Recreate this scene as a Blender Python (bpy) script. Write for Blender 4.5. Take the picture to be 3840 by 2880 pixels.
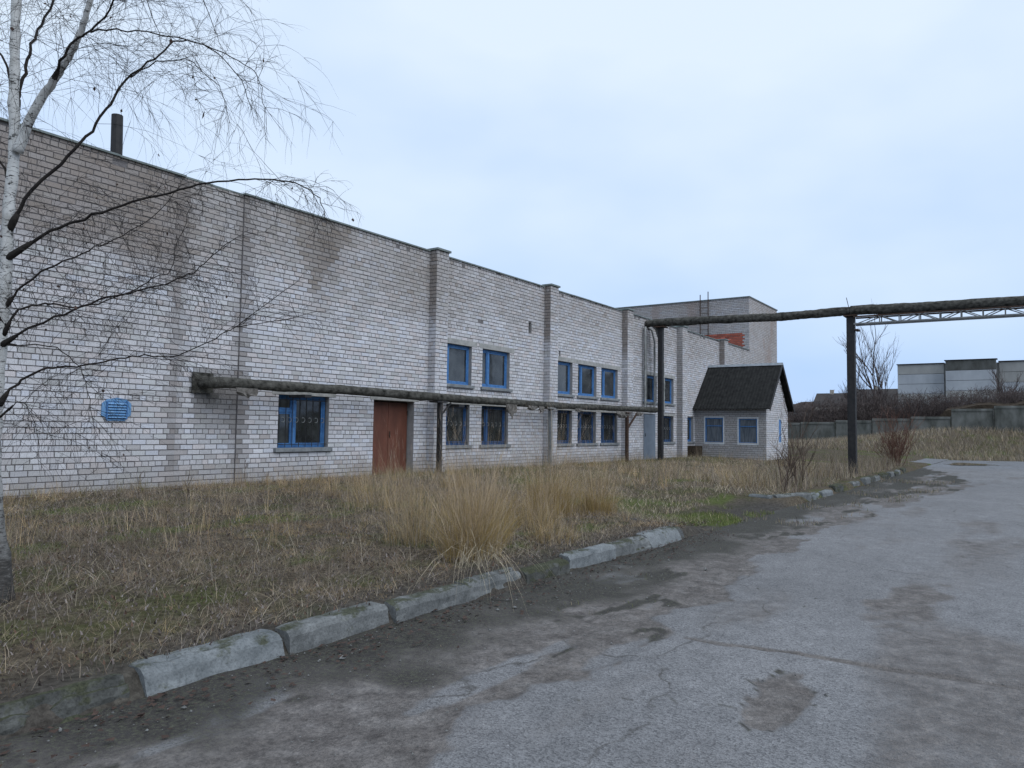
import bpy, math, random
import numpy as np
from mathutils import Vector, Matrix
random.seed(7)
rng = np.random.default_rng(11)
PI = math.pi
for o in list(bpy.data.objects):
    bpy.data.objects.remove(o)
SC = bpy.context.scene
C = SC.collection

# ------------------------------------------------------------------ camera, sky, sun, exposure
cam_d = bpy.data.cameras.new('camera')
cam = bpy.data.objects.new('camera', cam_d)
C.objects.link(cam)
fw = Vector((0.82155596, 0.56700071, 0.05963221))
rt = Vector((0.56724538, -0.82342321, 0.0143835))
up = Vector((-0.057258, -0.02200924, 0.99811678))
M = Matrix((rt, up, -fw)).transposed().to_4x4()
M.translation = Vector((0, -13.3467, 1.1886))
cam.matrix_world = M
cam_d.sensor_width = 36
cam_d.lens = 26.38
cam_d.clip_start = 0.05
cam_d.clip_end = 3000
SC.camera = cam
SC.render.resolution_x = 1024
SC.render.resolution_y = 768
SC.view_settings.view_transform = 'Standard'
SC.view_settings.look = 'None'
SC.view_settings.exposure = 0.22
SC.view_settings.gamma = 1

SUN_AZ = math.radians(-98)      # direction towards the sun, from +X
SUN_EL = math.radians(46)
W = bpy.data.worlds.new('World')
SC.world = W
W.use_nodes = True
wn, wl = W.node_tree.nodes, W.node_tree.links
wn.clear()
out = wn.new('ShaderNodeOutputWorld')
bg = wn.new('ShaderNodeBackground')
bg.inputs['Strength'].default_value = 0.1
sky = wn.new('ShaderNodeTexSky')
sky.sky_type = 'NISHITA'
sky.sun_disc = False
sky.sun_elevation = SUN_EL
sky.sun_rotation = math.radians(90) - SUN_AZ
tc = wn.new('ShaderNodeTexCoord')
sep = wn.new('ShaderNodeSeparateXYZ')
wl.new(tc.outputs['Generated'], sep.inputs[0])
mp = wn.new('ShaderNodeMapping')
mp.inputs['Scale'].default_value = (1.0, 1.0, 2.2)
mp.inputs['Location'].default_value = (0.3, 0.1, 0.0)
wl.new(tc.outputs['Generated'], mp.inputs[0])
nz = wn.new('ShaderNodeTexNoise')
nz.inputs['Scale'].default_value = 2.1
nz.inputs['Detail'].default_value = 4
nz.inputs['Roughness'].default_value = 0.45
wl.new(mp.outputs[0], nz.inputs['Vector'])
el = wn.new('ShaderNodeMapRange')
el.interpolation_type = 'SMOOTHSTEP'
el.inputs['From Min'].default_value = 0.0
el.inputs['From Max'].default_value = 0.45
wl.new(sep.outputs['Z'], el.inputs['Value'])
ad = wn.new('ShaderNodeMath'); ad.operation = 'MULTIPLY_ADD'
ad.inputs[1].default_value = 2.0
ad.inputs[2].default_value = -0.92
wl.new(nz.outputs['Fac'], ad.inputs[0])
sm = wn.new('ShaderNodeMath'); sm.operation = 'ADD'; sm.use_clamp = True
wl.new(el.outputs[0], sm.inputs[0]); wl.new(ad.outputs[0], sm.inputs[1])
mx = wn.new('ShaderNodeMix'); mx.data_type = 'RGBA'
mx.inputs['A'].default_value = (4.2, 6.0, 9.3, 1)
mx.inputs['B'].default_value = (7.3, 8.4, 9.7, 1)
wl.new(sm.outputs[0], mx.inputs['Factor'])
mx2 = wn.new('ShaderNodeMix'); mx2.data_type = 'RGBA'
mx2.inputs['Factor'].default_value = 0.88
wl.new(sky.outputs[0], mx2.inputs['A']); wl.new(mx.outputs['Result'], mx2.inputs['B'])
wl.new(mx2.outputs['Result'], bg.inputs['Color'])
wl.new(bg.outputs[0], out.inputs['Surface'])

sun_d = bpy.data.lights.new('sun', 'SUN')
sun_d.energy = 1.5
sun_d.angle = math.radians(60)
sun_d.color = (0.93, 0.965, 1.0)
sun = bpy.data.objects.new('sun', sun_d)
C.objects.link(sun)
sd = Vector((math.cos(SUN_AZ) * math.cos(SUN_EL), math.sin(SUN_AZ) * math.cos(SUN_EL), math.sin(SUN_EL)))
sun.rotation_euler = sd.to_track_quat('Z', 'Y').to_euler()
sun.location = (0, -20, 30)

# ------------------------------------------------------------------ noise helpers (numpy)
def _h(ix, iy, s):
    n = (ix.astype(np.int64) * 374761393 + iy.astype(np.int64) * 668265263 + s * 974711) & 0x7fffffff
    n = ((n ^ (n >> 13)) * 1274126177) & 0x7fffffff
    return ((n ^ (n >> 16)) & 0xffff) / 65535.0

def vnoise(x, y, s=0):
    x = np.asarray(x, float); y = np.asarray(y, float)
    ix = np.floor(x); iy = np.floor(y)
    fx = x - ix; fy = y - iy
    fx = fx * fx * (3 - 2 * fx); fy = fy * fy * (3 - 2 * fy)
    a = _h(ix, iy, s); b = _h(ix + 1, iy, s); c = _h(ix, iy + 1, s); d = _h(ix + 1, iy + 1, s)
    return a + (b - a) * fx + (c - a) * fy + (a - b - c + d) * fx * fy

def fbm(x, y, s=0, n=4):
    t = 0; a = 0.5; x = np.asarray(x, float); y = np.asarray(y, float)
    for i in range(n):
        t = t + a * vnoise(x, y, s + i * 17); x = x * 2.03 + 3.1; y = y * 2.03 + 1.7; a *= 0.5
    return t / (1 - 0.5 ** n)

def sst(a, b, x):
    t = np.clip((np.asarray(x, float) - a) / (b - a), 0, 1)
    return t * t * (3 - 2 * t)

# ------------------------------------------------------------------ materials
MATS = {}
def nmat(name):
    m = bpy.data.materials.new(name); m.use_nodes = True
    MATS[name] = m
    nt = m.node_tree
    return m, nt.nodes, nt.links, nt.nodes['Principled BSDF']

def pos_node(n):
    g = n.new('ShaderNodeNewGeometry'); return g.outputs['Position']

def noise(n, l, vec, scale, detail=4, rough=0.55, sc3=None):
    t = n.new('ShaderNodeTexNoise')
    t.inputs['Scale'].default_value = scale; t.inputs['Detail'].default_value = detail
    t.inputs['Roughness'].default_value = rough
    if sc3:
        mpn = n.new('ShaderNodeMapping'); mpn.inputs['Scale'].default_value = sc3
        l.new(vec, mpn.inputs[0]); vec = mpn.outputs[0]
    l.new(vec, t.inputs['Vector'])
    return t.outputs['Fac']

def ramp(n, l, fac, stops):
    r = n.new('ShaderNodeValToRGB'); e = r.color_ramp.elements
    while len(e) < len(stops): e.new(0.5)
    for i, (p, c) in enumerate(stops):
        e[i].position = p; e[i].color = (*c, 1) if len(c) == 3 else c
    l.new(fac, r.inputs[0]); return r.outputs[0]

def mixc(n, l, f, a, b, mode='MIX'):
    m = n.new('ShaderNodeMix'); m.data_type = 'RGBA'; m.blend_type = mode
    for k, v in (('Factor', f), ('A', a), ('B', b)):
        if isinstance(v, (int, float)): m.inputs[k].default_value = v
        elif isinstance(v, tuple): m.inputs[k].default_value = (*v, 1) if len(v) == 3 else v
        else: l.new(v, m.inputs[k])
    return m.outputs['Result']

def bump(n, l, h, strength, dist, bs):
    b = n.new('ShaderNodeBump'); b.inputs['Strength'].default_value = strength
    b.inputs['Distance'].default_value = dist
    l.new(h, b.inputs['Height']); l.new(b.outputs[0], bs.inputs['Normal'])

def simple(name, c1, c2, scale=6, rough=0.8, bmp=0.3, dist=0.01, spec=0.3, sc3=None, metal=0, obj=False, detail=5, lo=.3, hi=.7):
    m, n, l, b = nmat(name)
    if obj:
        v = n.new('ShaderNodeTexCoord').outputs['Object']
    else:
        v = pos_node(n)
    f = noise(n, l, v, scale, detail, .6, sc3)
    l.new(ramp(n, l, f, [(lo, c1), (hi, c2)]), b.inputs['Base Color'])
    b.inputs['Roughness'].default_value = rough
    b.inputs['Specular IOR Level'].default_value = spec
    b.inputs['Metallic'].default_value = metal
    if bmp:
        bump(n, l, noise(n, l, v, scale * 3.1, 4, .6, sc3), bmp, dist, b)
    return m

def tinted(name, rough=.9, spec=.2, fine=60, amt=.25, bmp=.3, dist=.004, trans=0):
    m, n, l, b = nmat(name)
    a = n.new('ShaderNodeAttribute'); a.attribute_name = 'tint'
    oi = n.new('ShaderNodeObjectInfo')
    c = mixc(n, l, 1.0, a.outputs['Color'], oi.outputs['Color'], 'MULTIPLY')
    v = pos_node(n)
    f = noise(n, l, v, fine, 4, .65)
    g = ramp(n, l, f, [(.25, (1 - amt,) * 3), (.75, (1 + amt * .5,) * 3)])
    c = mixc(n, l, 1.0, c, g, 'MULTIPLY')
    l.new(c, b.inputs['Base Color'])
    b.inputs['Roughness'].default_value = rough
    b.inputs['Specular IOR Level'].default_value = spec
    if trans:
        b.inputs['Transmission Weight'].default_value = 0
    if bmp: bump(n, l, f, bmp, dist, b)
    return m

tinted('brick', .92, .15, 45, .28, .5, .004)
tinted('grass', .85, .15, 9, .2, 0)
simple('mortar', (.10, .093, .095), (.19, .178, .178), 14, .95, .5, .006)
simple('reveal', (.24, .235, .23), (.34, .33, .325), 9, .9, .2, .003)
simple('concrete', (.22, .22, .215), (.38, .375, .36), 7, .9, .4, .006)
simple('sill', (.13, .14, .15), (.24, .25, .255), 8, .85, .3, .004)
simple('coping', (.11, .135, .132), (.18, .205, .2), 5, .6, .1, .002, .4)
simple('blue_paint', (.025, .10, .27), (.07, .20, .43), 11, .55, .15, .002, .4, detail=6)
simple('blue_dark', (.012, .05, .14), (.03, .10, .25), 11, .6, .15, .002, .4)
simple('blue_pale', (.06, .19, .40), (.16, .30, .48), 16, .6, .15, .002, .4, detail=7)
simple('white_paint', (.45, .48, .52), (.66, .68, .7), 9, .7, .1, .002)
simple('door_brown', (.085, .028, .016), (.15, .052, .030), 4, .55, .15, .002, .4, (1, 1, .35))
simple('door_grey', (.12, .15, .19), (.17, .20, .245), 4, .5, .1, .002, .4)
simple('black_metal', (.008, .008, .010), (.026, .024, .024), 8, .65, .2, .002, .4)
simple('rust_metal', (.03, .02, .016), (.085, .05, .035), 12, .8, .3, .003, .3)
simple('grey_metal', (.12, .125, .13), (.22, .225, .225), 6, .6, .1, .002, .4)
simple('insulation', (.013, .013, .011), (.115, .11, .098), 7, .95, .8, .02, .1, (1, 1, 1.4), detail=8)
simple('wrap_pale', (.15, .155, .15), (.36, .365, .36), 5, .8, .5, .015, .2, detail=7)
simple('slate', (.012, .012, .0125), (.032, .032, .031), 5, .95, .35, .008, .12, detail=7)
simple('ridge', (.16, .18, .20), (.28, .30, .33), 6, .7, .1, .003)
simple('roof_felt', (.04, .04, .04), (.07, .07, .068), 3, .95, .3, .01)
def kerbmat(name, c1, c2, moss):
    m, n, l, b = nmat(name); v = pos_node(n)
    f = noise(n, l, v, 5, 6, .65); g = noise(n, l, v, 55, 5, .7); h = noise(n, l, v, 3.3, 5, .7)
    c = ramp(n, l, f, [(.3, c1), (.7, c2)])
    c = mixc(n, l, .9, c, ramp(n, l, g, [(.3, (.55, .55, .55)), (.5, (1, 1, 1)), (.75, (1.25, 1.25, 1.25))]), 'MULTIPLY')
    gn = n.new('ShaderNodeNewGeometry'); sx = n.new('ShaderNodeSeparateXYZ'); l.new(gn.outputs['Normal'], sx.inputs[0])
    q = n.new('ShaderNodeMath'); q.operation = 'MULTIPLY_ADD'; q.inputs[1].default_value = .22; l.new(sx.outputs['Z'], q.inputs[0]); l.new(h, q.inputs[2])
    c = mixc(n, l, ramp(n, l, q.outputs[0], [(moss, (0, 0, 0)), (moss + .1, (.85, .85, .85))]), c, ramp(n, l, g, [(.3, (.02, .022, .014)), (.7, (.075, .08, .045))]))
    l.new(c, b.inputs['Base Color']); b.inputs['Roughness'].default_value = .95; b.inputs['Specular IOR Level'].default_value = .12
    hh = n.new('ShaderNodeMath'); hh.operation = 'MULTIPLY_ADD'; hh.inputs[1].default_value = .5; l.new(g, hh.inputs[0]); l.new(f, hh.inputs[2])
    bump(n, l, hh.outputs[0], .9, .015, b)
kerbmat('kerb_pale', (.10, .11, .115), (.225, .238, .245), .70)
kerbmat('kerb_grey', (.08, .084, .084), (.20, .206, .206), .66)
kerbmat('kerb_dark', (.03, .031, .028), (.13, .132, .125), .52)
simple('fence_concrete', (.04, .043, .036), (.19, .195, .185), 1.1, .95, .5, .02, .15, (1, 1, .5), detail=8)
simple('panel_pale', (.30, .32, .35), (.42, .44, .47), .6, .9, .2, .02, .2, (1, 1, .6), detail=8)
simple('panel_warm', (.26, .26, .255), (.36, .36, .35), .7, .9, .2, .02, .2, (1, 1, .6), detail=8)
simple('panel_dirty', (.055, .055, .05), (.14, .145, .14), .9, .9, .3, .02, .2, (1, 1, .5), detail=8)
simple('house_wall', (.30, .27, .23), (.40, .37, .33), 1, .9, 0)
simple('house_roof', (.03, .028, .028), (.06, .052, .05), 1, .9, 0)
simple('twig_brown', (.055, .038, .03), (.12, .085, .066), 3, .9, 0)
simple('twig_thicket', (.055, .042, .04), (.11, .088, .082), .8, .95, 0)
simple('twig_red', (.085, .042, .032), (.165, .09, .065), 4, .9, 0)
simple('branch_dark', (.012, .010, .010), (.035, .03, .026), 9, .85, .3, .004, .2)
simple('leaf_brown', (.028, .018, .015), (.075, .048, .038), 9, .9, 0)
simple('rag', (.05, .045, .04), (.19, .175, .16), 12, .95, .5, .01)
simple('soil', (.03, .024, .018), (.085, .066, .05), 5, 1, .6, .02, .05)
simple('stone', (.06, .06, .058), (.22, .22, .215), 20, .9, .5, .005, obj=False)

# birch bark: white with black lenticels and knots, dark base
m, n, l, b = nmat('birch_bark')
v = pos_node(n)
f = noise(n, l, v, 3.2, 5, .65, (6, 6, 26))
g = noise(n, l, v, 2.6, 5, .7, (3, 3, 5))
m1 = ramp(n, l, f, [(.37, (1, 1, 1)), (.43, (0, 0, 0))])
m2 = ramp(n, l, g, [(.36, (1, 1, 1)), (.43, (0, 0, 0))])
w_ = ramp(n, l, noise(n, l, v, 7, 4, .6), [(.3, (.36, .355, .34)), (.7, (.62, .62, .61))])
c = mixc(n, l, m1, w_, (.035, .032, .03))
c = mixc(n, l, m2, c, (.02, .019, .018))
sx = n.new('ShaderNodeSeparateXYZ'); l.new(v, sx.inputs[0])
mr = n.new('ShaderNodeMapRange'); mr.inputs['From Min'].default_value = .55; mr.inputs['From Max'].default_value = 1.45
ma = n.new('ShaderNodeMath'); ma.operation = 'MULTIPLY_ADD'; ma.inputs[1].default_value = .9
l.new(g, ma.inputs[0]); l.new(sx.outputs['Z'], ma.inputs[2])
l.new(ma.outputs[0], mr.inputs['Value'])
c = mixc(n, l, mr.outputs[0], ramp(n, l, f, [(.35, (.012, .011, .010)), (.6, (.06, .055, .05)), (.72, (.22, .215, .21))]), c)
l.new(c, b.inputs['Base Color']); b.inputs['Roughness'].default_value = .75
bump(n, l, f, .4, .008, b)

# window glass
m, n, l, b = nmat('glass')
b.inputs['Roughness'].default_value = .07
b.inputs['Specular IOR Level'].default_value = .7
v = pos_node(n)
l.new(ramp(n, l, noise(n, l, v, 2.2, 4, .6), [(.35, (.010, .012, .014)), (.75, (.06, .066, .07))]), b.inputs['Base Color'])
bump(n, l, noise(n, l, v, 1.7, 2), .06, .05, b)

# dead lawn soil, moss and litter
m, n, l, b = nmat('ground')
v = pos_node(n)
a = n.new('ShaderNodeAttribute'); a.attribute_name = 'zone'
sp = n.new('ShaderNodeSeparateColor'); l.new(a.outputs['Color'], sp.inputs[0])
f1 = noise(n, l, v, 1.1, 6, .6); f2 = noise(n, l, v, 16, 6, .7); f3 = noise(n, l, v, 70, 3, .6)
c = ramp(n, l, f2, [(.3, (.03, .024, .018)), (.5, (.09, .074, .055)), (.72, (.18, .15, .112))])
c = mixc(n, l, ramp(n, l, f1, [(.50, (0, 0, 0)), (.66, (.75, .75, .75))]), c, ramp(n, l, f2, [(.3, (.028, .033, .012)), (.7, (.085, .10, .03))]))
c = mixc(n, l, sp.outputs[0], c, ramp(n, l, f2, [(.3, (.028, .025, .023)), (.7, (.10, .092, .084))]))
c = mixc(n, l, sp.outputs[1], c, ramp(n, l, f2, [(.3, (.045, .055, .018)), (.7, (.11, .135, .045))]))
c = mixc(n, l, .35, c, ramp(n, l, f3, [(.3, (.4, .4, .4)), (.7, (1.25, 1.25, 1.25))]), 'MULTIPLY')
l.new(c, b.inputs['Base Color']); b.inputs['Roughness'].default_value = 1
b.inputs['Specular IOR Level'].default_value = .05
bump(n, l, f2, .8, .03, b)

# weathered asphalt with dust, earth and wet places
m, n, l, b = nmat('asphalt')
v = pos_node(n)
a = n.new('ShaderNodeAttribute'); a.attribute_name = 'zone'
sp = n.new('ShaderNodeSeparateColor'); l.new(a.outputs['Color'], sp.inputs[0])
big = noise(n, l, v, .55, 6, .6); mid = noise(n, l, v, 5, 6, .65); fin = noise(n, l, v, 42, 5, .7)
vo = n.new('ShaderNodeTexVoronoi'); vo.inputs['Scale'].default_value = 95; l.new(v, vo.inputs['Vector'])
vo2 = n.new('ShaderNodeTexVoronoi'); vo2.inputs['Scale'].default_value = 31; l.new(v, vo2.inputs['Vector'])
asp = ramp(n, l, mid, [(.25, (.170, .169, .175)), (.75, (.25, .249, .256))])
asp = mixc(n, l, 1.0, asp, ramp(n, l, big, [(.3, (.82, .82, .82)), (.7, (1.1, 1.1, 1.1))]), 'MULTIPLY')
st = ramp(n, l, vo.outputs['Color'], [(.15, (.45, .45, .46)), (.6, (1, 1, 1)), (.93, (1.05, 1.05, 1.05)), (1.0, (1.9, 1.9, 1.9))])
asp = mixc(n, l, .9, asp, st, 'MULTIPLY')
asp = mixc(n, l, .6, asp, ramp(n, l, fin, [(.3, (.7, .7, .7)), (.7, (1.25, 1.25, 1.25))]), 'MULTIPLY')
st2 = ramp(n, l, vo2.outputs['Distance'], [(.0, (2.1, 2.1, 2.05)), (.16, (1.0, 1.0, 1.0))])
sel = ramp(n, l, vo2.outputs['Color'], [(.80, (0, 0, 0)), (.86, (1, 1, 1))])
asp = mixc(n, l, sel, asp, mixc(n, l, 1.0, asp, st2, 'MULTIPLY'))
earth = ramp(n, l, mid, [(.25, (.068, .060, .057)), (.5, (.122, .111, .106)), (.78, (.195, .182, .177))])
earth = mixc(n, l, .8, earth, ramp(n, l, fin, [(.3, (.4, .4, .4)), (.5, (1, 1, 1)), (.7, (1.5, 1.48, 1.45))]), 'MULTIPLY')
clod = noise(n, l, v, 13, 5, .7)
earth = mixc(n, l, .8, earth, ramp(n, l, clod, [(.3, (.6, .6, .6)), (.5, (1, 1, 1)), (.7, (1.35, 1.33, 1.3))]), 'MULTIPLY')
# ragged blend edge
def edge(ch, lo=.35, hi=.65, amp=.55):
    q = n.new('ShaderNodeMath'); q.operation = 'MULTIPLY_ADD'; q.inputs[1].default_value = amp; l.new(fin, q.inputs[0]); l.new(ch, q.inputs[2])
    r = n.new('ShaderNodeMapRange'); r.interpolation_type = 'SMOOTHSTEP'
    r.inputs['From Min'].default_value = lo + amp * .5; r.inputs['From Max'].default_value = hi + amp * .5
    l.new(q.outputs[0], r.inputs['Value']); return r.outputs[0]
wp = n.new('ShaderNodeVectorMath'); wp.operation = 'ADD'
ws = n.new('ShaderNodeTexNoise'); ws.inputs['Scale'].default_value = 2.2; ws.inputs['Detail'].default_value = 5; l.new(v, ws.inputs['Vector'])
wm = n.new('ShaderNodeVectorMath'); wm.operation = 'SCALE'; wm.inputs['Scale'].default_value = .55; l.new(ws.outputs['Color'], wm.inputs[0])
l.new(v, wp.inputs[0]); l.new(wm.outputs[0], wp.inputs[1])
vc = n.new('ShaderNodeTexVoronoi'); vc.feature = 'DISTANCE_TO_EDGE'; vc.inputs['Scale'].default_value = .55; l.new(wp.outputs[0], vc.inputs['Vector'])
ck = ramp(n, l, vc.outputs['Distance'], [(.0, (1, 1, 1)), (.011, (0, 0, 0))])
ckm = ramp(n, l, noise(n, l, v, .8, 3, .5), [(.48, (0, 0, 0)), (.58, (.8, .8, .8))])
asp = mixc(n, l, mixc(n, l, 1.0, ck, ckm, 'MULTIPLY'), asp, (.05, .046, .042))
c = mixc(n, l, edge(sp.outputs[0], .2, .8), asp, earth)
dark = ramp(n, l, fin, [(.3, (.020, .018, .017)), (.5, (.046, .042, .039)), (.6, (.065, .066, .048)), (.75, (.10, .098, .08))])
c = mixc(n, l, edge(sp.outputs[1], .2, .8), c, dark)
c = mixc(n, l, sp.outputs[2], c, mixc(n, l, 1.0, c, (.38, .40, .44), 'MULTIPLY'))
l.new(c, b.inputs['Base Color'])
rr = n.new('ShaderNodeMapRange'); rr.inputs['To Min'].default_value = .9; rr.inputs['To Max'].default_value = .12
l.new(sp.outputs[2], rr.inputs['Value']); l.new(rr.outputs[0], b.inputs['Roughness'])
b.inputs['Specular IOR Level'].default_value = .25
hh = n.new('ShaderNodeMath'); hh.operation = 'ADD'; l.new(fin, hh.inputs[0]); l.new(vo.outputs['Distance'], hh.inputs[1])
bump(n, l, hh.outputs[0], .55, .012, b)

# ------------------------------------------------------------------ object helpers
def link(o, parent=None):
    C.objects.link(o)
    if parent: o.parent = parent
    return o

def tag(o, label=None, cat=None, group=None, kind=None):
    if label: o['label'] = label
    if cat: o['category'] = cat
    if group: o['group'] = group
    if kind: o['kind'] = kind
    return o

def thing(name, label, cat, loc=(0, 0, 0), group=None):
    o = bpy.data.objects.new(name, None); link(o)
    o.location = loc; o.empty_display_size = .2
    return tag(o, label, cat, group)

def local(o, parent):
    """objects are built in world coordinates; keep them there below a placed Empty"""
    if parent is not None:
        p = parent; off = Vector((0, 0, 0))
        while p is not None:
            off += p.location; p = p.parent
        o.location = Vector(o.location) - off
    return o

class MB:
    def __init__(s): s.v = []; s.f = []; s.t = []
    def quad(s, a, b, c, d):
        i = len(s.v); s.v += [a, b, c, d]; s.f.append((i, i + 1, i + 2, i + 3)); return s
    def box(s, a, b):
        (x0, y0, z0), (x1, y1, z1) = a, b
        i = len(s.v)
        s.v += [(x0, y0, z0), (x1, y0, z0), (x1, y1, z0), (x0, y1, z0), (x0, y0, z1), (x1, y0, z1), (x1, y1, z1), (x0, y1, z1)]
        s.f += [tuple(i + k for k in q) for q in ((0, 3, 2, 1), (4, 5, 6, 7), (0, 1, 5, 4), (1, 2, 6, 5), (2, 3, 7, 6), (3, 0, 4, 7))]
        return s
    def beam(s, a, b, w, h=None):
        a = Vector(a); b = Vector(b); h = h or w
        d = (b - a).normalized()
        u = d.cross(Vector((0, 0, 1)))
        if u.length < 1e-3: u = Vector((1, 0, 0))
        u.normalize(); k = u.cross(d)
        i = len(s.v)
        for p in (a, b):
            for su, sk in ((-1, -1), (1, -1), (1, 1), (-1, 1)):
                s.v.append(tuple(p + u * su * w / 2 + k * sk * h / 2))
        s.f += [tuple(i + k for k in q) for q in ((0, 3, 2, 1), (4, 5, 6, 7), (0, 1, 5, 4), (1, 2, 6, 5), (2, 3, 7, 6), (3, 0, 4, 7))]
        return s
    def tube(s, pts, rad, n=8, cap=True):
        pts = [Vector(p) for p in pts]; m_ = len(pts)
        if not hasattr(rad, '__len__'): rad = [rad] * m_
        d0 = (pts[1] - pts[0]).normalized()
        u = d0.cross(Vector((.13, .21, 1)))
        if u.length < .05: u = d0.cross(Vector((1, 0, 0)))
        u.normalize(); i0 = len(s.v)
        for i, p in enumerate(pts):
            d = (pts[min(i + 1, m_ - 1)] - pts[max(i - 1, 0)]).normalized()
            u = (u - d * u.dot(d)).normalized(); w = d.cross(u)
            for k in range(n):
                a = 2 * PI * k / n
                s.v.append(tuple(p + (u * math.cos(a) + w * math.sin(a)) * rad[i]))
        for i in range(m_ - 1):
            for k in range(n):
                a = i0 + i * n + k; b_ = i0 + i * n + (k + 1) % n
                s.f.append((a, b_, b_ + n, a + n))
        if cap:
            s.f.append(tuple(i0 + k for k in reversed(range(n))))
            s.f.append(tuple(i0 + (m_ - 1) * n + k for k in range(n)))
        return s
    def build(s, name, mat, parent=None, smooth=False, bevel=0):
        me = bpy.data.meshes.new(name)
        me.from_pydata(s.v, [], s.f); me.update()
        if smooth: me.polygons.foreach_set('use_smooth', [True] * len(me.polygons))
        me.materials.append(MATS[mat])
        o = bpy.data.objects.new(name, me); link(o, parent); local(o, parent)
        if bevel:
            bv = o.modifiers.new('bevel', 'BEVEL'); bv.width = bevel; bv.segments = 2; bv.limit_method = 'ANGLE'
        return o

def npmesh(name, V, F, mat, parent=None, tint=None, attr='tint', smooth=False):
    """V (n,3), F (m,k) int with one k; tint (n,3) point colours"""
    me = bpy.data.meshes.new(name)
    V = np.asarray(V, np.float32); F = np.asarray(F, np.int32)
    k = F.shape[1]
    me.vertices.add(len(V)); me.vertices.foreach_set('co', V.ravel())
    me.loops.add(F.size); me.loops.foreach_set('vertex_index', F.ravel())
    me.polygons.add(len(F)); me.polygons.foreach_set('loop_start', np.arange(0, F.size, k, dtype=np.int32))
    me.polygons.foreach_set('loop_total', np.full(len(F), k, np.int32))
    me.polygons.foreach_set('use_smooth', np.full(len(F), bool(smooth)))
    me.update(calc_edges=True); me.validate()
    if tint is not None:
        at = me.color_attributes.new(attr, 'FLOAT_COLOR', 'POINT')
        cc = np.ones((len(V), 4), np.float32); cc[:, :3] = tint
        at.data.foreach_set('color', cc.ravel())
    me.materials.append(MATS[mat])
    o = bpy.data.objects.new(name, me); link(o, parent); local(o, parent)
    return o

def copy_tree(o, parent=None):
    c_ = o.copy(); C.objects.link(c_); c_.parent = parent
    for ch in list(o.children): copy_tree(ch, c_)
    return c_

# ------------------------------------------------------------------ terrain
def gz(x, y):
    x = np.asarray(x, float); y = np.asarray(y, float)
    lawn = -0.02 - 0.26 * sst(-1.5, -8.8, y) if False else -0.02 - 0.26 * np.clip((-1.2 - y) / 7.6, 0, 1)
    lawn = lawn + (fbm(x * .9, y * .9, 3) - .5) * .10 * sst(-.2, -1.5, y) * sst(-9.2, -8.4, y)
    # entrance gap between the two kerbs
    gap = sst(11.2, 12.3, x) * (1 - sst(16.2, 17.6, x)) * sst(-4.5, -7.8, y)
    lawn = lawn * (1 - gap) + (-.41) * gap
    r = sst(-8.85, -9.05, y)
    z = lawn * (1 - r) + (-.47) * r
    # beyond the road: bank rising to the fence, far ground rising
    far = sst(59, 72, x + (y + 10) * .35)
    z = z * (1 - far) + far * (.30 + 1.35 * sst(4, -10, y))
    side = sst(-24, -40, y) * (1 - far)
    z = z * (1 - side) + side * (-.1)
    z = z + sst(75, 260, x) * 5.0
    # side road hollow behind the kerb
    sr = sst(44, 49, x) * (1 - far) * sst(-6.5, -8.5, y)
    z = z * (1 - sr) - .47 * sr
    return z

def axis(parts):
    o = []
    for a, b_, s in parts: o += list(np.arange(a, b_, s))
    return np.array(o + [parts[-1][1]])
xs = axis([(-400, -40, 30), (-40, -6, 2), (-6, 14, .12), (14, 45, .35), (45, 90, 1.2), (90, 300, 10), (300, 1500, 80)])
ys = axis([(-900, -60, 60), (-60, -16, 2), (-16, -9.3, .4), (-9.3, -8.6, .05), (-8.6, .5, .13), (.5, 40, 2), (40, 900, 60)])
XX, YY = np.meshgrid(xs, ys, indexing='ij')
ZZ = gz(XX, YY)
nx, ny = XX.shape
idx = np.arange(nx * ny).reshape(nx, ny)
F = np.stack([idx[:-1, :-1].ravel(), idx[1:, :-1].ravel(), idx[1:, 1:].ravel(), idx[:-1, 1:].ravel()], 1)
zone = np.zeros((nx * ny, 3))
x_, y_ = XX.ravel(), YY.ravel()
zone[:, 0] = sst(-8.2, -8.8, y_) * .8 * (x_ < 12) + sst(11.5, 12.5, x_) * (1 - sst(16.5, 17.5, x_)) * sst(-7.2, -8.6, y_)
mo = fbm(x_ * .55, y_ * .9, 9)
zone[:, 1] = sst(.60, .70, mo) * sst(-.2, -1, y_) * .9
gp = sst(12.0, 12.6, x_) * (1 - sst(14.5, 15.5, x_)) * sst(-6.5, -7.2, y_) * (1 - sst(-8.9, -9.3, y_))
zone[:, 1] = np.maximum(zone[:, 1], gp * sst(.42, .55, fbm(x_ * 1.2, y_ * 1.2, 31)))
ground = npmesh('ground', np.stack([x_, y_, ZZ.ravel()], 1), F, 'ground', None, zone, 'zone', True)
tag(ground, 'uneven ground with dead grass, moss and bare earth in front of the building', kind='structure')

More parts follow.
